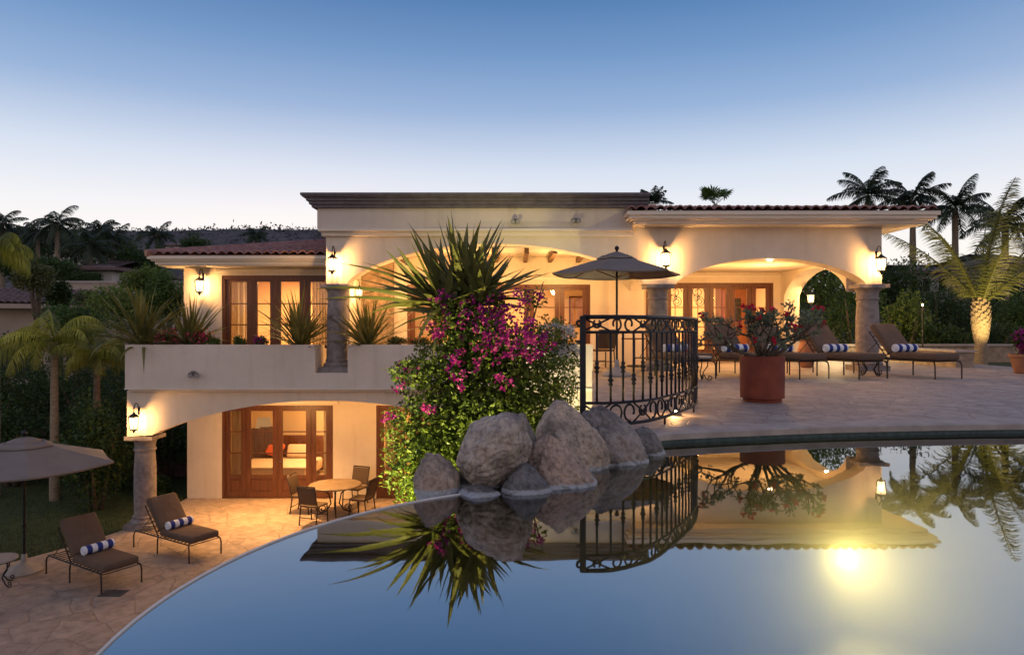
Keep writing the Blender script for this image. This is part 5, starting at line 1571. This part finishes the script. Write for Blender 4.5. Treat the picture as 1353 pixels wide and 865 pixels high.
def far_house(label, px0, px1, pyt, pyb, D, rise, wallm='house_wall_pale', dep=8):
    a = at(px0, pyt, D); b = at(px1, pyb, D)
    t = thing('neighbour_house', label, 'house', ((a.x + b.x) / 2, D + dep / 2, b.z - 1), 0, 'houses on the slope behind')
    MB().box(a.x, b.x, D, D + dep, b.z - 2, a.z).build('wall', M[wallm], t)
    o = .7; r_ = MB(); e = a.z + .02
    r_.add([(a.x - o, D - o, e), (b.x + o, D - o, e), (b.x + o, D + dep + o, e), (a.x - o, D + dep + o, e), (a.x + dep * .4, D + dep * .5, e + rise), (b.x - dep * .4, D + dep * .5, e + rise),
            (a.x - o, D - o, e + .18), (b.x + o, D - o, e + .18), (b.x + o, D + dep + o, e + .18), (a.x - o, D + dep + o, e + .18)],
           [(3, 2, 1, 0), (0, 1, 7, 6), (1, 2, 8, 7), (3, 0, 6, 9), (6, 7, 5, 4), (7, 8, 5), (8, 9, 4, 5), (9, 6, 4)])
    r_.build('roof', M['old_tile'], t)
    w = (b.x - a.x)
    for k in (.25, .62): MB().box(a.x + w * k, a.x + w * (k + .16), D - .03, D - .002, lerp(b.z, a.z, .25), lerp(b.z, a.z, .8)).build('window', M['dark_win'], t)
    return t


far_house('pale house with low red roof behind the garden hedge', 82, 148, 358, 376, 46, 1.1)
far_house('long pale house on the slope below the tall left palms', 20, 110, 328, 345, 68, .8)
far_house('house roof showing small above the left wing tiles', 215, 250, 325, 332, 110, 1.2)
far_house('neighbouring house glimpsed at the right edge between palm fronds', 1308, 1400, 352, 400, 44, 1.2, 'house_wall')
far_house('grey house glimpsed right of the last column through the fronds', 1205, 1262, 362, 392, 48, 1.0)
tw = thing('garden_wall', 'tan garden wall between the neighbouring houses on the left', 'wall', (-15, 33, 0))
a = at(40, 372, 33); b = at(245, 420, 33); MB().box(a.x, b.x, 33, 33.3, b.z - 2, zz(374, 33)).build('masonry', M['house_wall'], tw)
MB().box(a.x - .05, b.x + .05, 32.95, 33.35, zz(374, 33) + .002, zz(371, 33)).build('cap', M['coping'], tw)
hd = thing('clipped_hedge', 'dark clipped hedge in front of the pale house', 'hedge', (-15, 44.5, 2))
r = random.Random(8); a = at(78, 356, 43.5); b = at(125, 374, 43.5); mb = MB()
foliage(mb, r, [(Vector((lerp(a.x, b.x, i / 5), 43.5, (a.z + b.z) / 2 - .1)), (.5, .4, .42)) for i in range(6)], 2400, .14); mb.build('crown', M['leaf_dark'], hd)
MB().tube([(a.x + .4, 43.5, b.z - 2.5), (a.x + .4, 43.5, b.z)], .06, 6).build('stem', M['bark'], hd)
# palms and trees on the slope
for (px, py, D, L_, n_, sd, hh, lab) in ((3, 296, 52, 2.0, 16, 81, 7, 'dark palm at the left edge against the pale sky'), (76, 296, 48, 2.1, 16, 82, 6, 'tall dark palm with a bare trunk, tallest on the left slope'), (50, 308, 55, 2.1, 18, 83, 6, 'bushy dark palm left of the tallest slope palm'), (132, 304, 56, 1.9, 18, 84, 6, 'dark palm right of the tallest slope palm'), (150, 318, 50, 1.8, 16, 85, 5, 'dark palm with hanging dead leaves on the left slope'), (118, 325, 47, 2.2, 16, 86, 5, 'shorter palm before the dark palms of the left slope'), (208, 310, 58, 1.8, 14, 87, 5, 'lone palm against the hill left of the wing roof'), (338, 312, 70, 1.7, 14, 88, 4, 'tiny palm on the hill above the wing roof'), (28, 312, 60, 1.9, 14, 89, 5, 'dark palm second from the left edge on the slope')):
    p = at(px, py, D); palm(lab, (p.x, D, p.z - hh), hh, L_, n_, M['leaf_palm'], sd, .17, (-.8, 1.3), 1.5, 44, .62, .045, .6, group='palms on the left slope')
for i, (px, py, D, rx, rz_, lab) in enumerate(((45, 335, 58, 2.6, 1.8, 'dark tree mass under the left slope palms'), (100, 330, 60, 3, 2.0, 'dark tree between the slope palms'), (160, 340, 56, 2.6, 2.2, 'dark tree right of the slope palms'), (185, 350, 50, 2.0, 1.8, 'dark tree left of the wing roof'), (255, 322, 85, 2.4, 1.4, 'dark tree above the wing roof'), (70, 355, 44, 1.8, 1.0, 'dark low tree behind the olive tree'), (20, 350, 50, 2.2, 1.4, 'dark tree at the left edge below the palms'))):
    p = at(px, py, D); r = random.Random(400 + i); t = thing('slope_tree', lab, 'tree', (p.x, D, p.z - 4), 0, 'trees on the left slope')
    bl = make_blobs(r, p, (rx, rx * .8, rz_), 16); mb = MB(); foliage(mb, r, bl, 2600, .26); mb.build('crown', M['leaf_dark'], t)
    MB().tube([(p.x, D, p.z - 4), p], [.25, .1], 7).build('trunk', M['bark'], t)
# scrub along the ridge
sb = MB(); r = random.Random(91)
for i in range(6000):
    x = r.uniform(-190, 60); y = r.uniform(150, 240); z = hill_h(x, y) - .4
    s = r.uniform(.35, 1.1) if r.random() < .93 else r.uniform(1.2, 2.2)
    for _ in range(6): leaf_quad(sb, Vector((x, y, z)) + Vector((r.uniform(-s, s), r.uniform(-s, s), r.uniform(0, s * 1.1))), rvec(r), rvec(r), s * .7, s * .35)
tag(sb.build('scrub', M['leaf_scrub']), 'dark dry scrub covering the far hill ridge', 'scrub', kind='stuff')

# ------------------------------------------------------------------ sky
w = bpy.data.worlds.new('World'); scene.world = w; w.use_nodes = True
nt = w.node_tree; nt.nodes.clear()
out = nt.nodes.new('ShaderNodeOutputWorld'); bg = nt.nodes.new('ShaderNodeBackground')
tc = nt.nodes.new('ShaderNodeTexCoord'); sx = nt.nodes.new('ShaderNodeSeparateXYZ'); nt.links.new(tc.outputs['Generated'], sx.inputs[0])
rf_ = ramp(nt, [(0, (.95, .88, .79)), (.10, (.88, .84, .81)), (.16, (.77, .78, .82)), (.22, (.59, .66, .78)), (.30, (.275, .40, .62)), (.37, (.145, .275, .51)), (.44, (.066, .175, .385)), (.56, (.07, .16, .36)), (.72, (.17, .21, .36)), (1, (.20, .23, .36))])
rb_ = ramp(nt, [(0, (.58, .49, .47)), (.12, (.78, .65, .63)), (.3, (.66, .59, .63)), (.6, (.30, .30, .43)), (1, (.16, .18, .29))])
ab = nt.nodes.new('ShaderNodeMath'); ab.operation = 'ABSOLUTE'; nt.links.new(sx.outputs[2], ab.inputs[0])
for q in (rf_, rb_): nt.links.new(ab.outputs[0], q.inputs['Fac'])
mr = nt.nodes.new('ShaderNodeMapRange'); mr.interpolation_type = 'SMOOTHSTEP'; mr.inputs['From Min'].default_value = -.5; mr.inputs['From Max'].default_value = .75
dt_ = nt.nodes.new('ShaderNodeVectorMath'); dt_.operation = 'DOT_PRODUCT'; dt_.inputs[1].default_value = Vector((-.28, .96, 0))
nt.links.new(tc.outputs['Generated'], dt_.inputs[0]); nt.links.new(dt_.outputs['Value'], mr.inputs[0])
mx = nt.nodes.new('ShaderNodeMix'); mx.data_type = 'RGBA'
nt.links.new(mr.outputs[0], mx.inputs[0]); nt.links.new(rb_.outputs[0], mx.inputs[6]); nt.links.new(rf_.outputs[0], mx.inputs[7])
sky = nt.nodes.new('ShaderNodeTexSky'); sky.sky_type = 'NISHITA'; sky.sun_disc = False
sky.sun_elevation = radians(1.0); sky.sun_rotation = radians(-16)
ml = nt.nodes.new('ShaderNodeVectorMath'); ml.operation = 'SCALE'; ml.inputs['Scale'].default_value = .012
nt.links.new(sky.outputs[0], ml.inputs[0])
ad = nt.nodes.new('ShaderNodeVectorMath'); ad.operation = 'ADD'; nt.links.new(mx.outputs[2], ad.inputs[0]); nt.links.new(ml.outputs[0], ad.inputs[1])
nt.links.new(ad.outputs[0], bg.inputs[0]); bg.inputs[1].default_value = 1.0
nt.links.new(bg.outputs[0], out.inputs[0])

cam = bpy.data.cameras.new('Camera'); co = bpy.data.objects.new('Camera', cam); COL.objects.link(co)
co.location = (0, 0, CAMZ); co.rotation_euler = (radians(90), 0, 0); cam.lens = 24; cam.sensor_width = 36; cam.clip_end = 2000; cam.clip_start = .05
scene.camera = co
for o in scene.objects:
    if '_wl' in o.keys(): del o['_wl']
scene.view_settings.view_transform = 'Standard'; scene.view_settings.look = 'None'; scene.view_settings.exposure = 0.16; scene.view_settings.gamma = 1
scene.cycles.use_denoising = True
scene.cycles.max_bounces = 8; scene.cycles.transparent_max_bounces = 16
scene.cycles.sample_clamp_indirect = 4
scene.cycles.caustics_reflective = False; scene.cycles.caustics_refractive = False
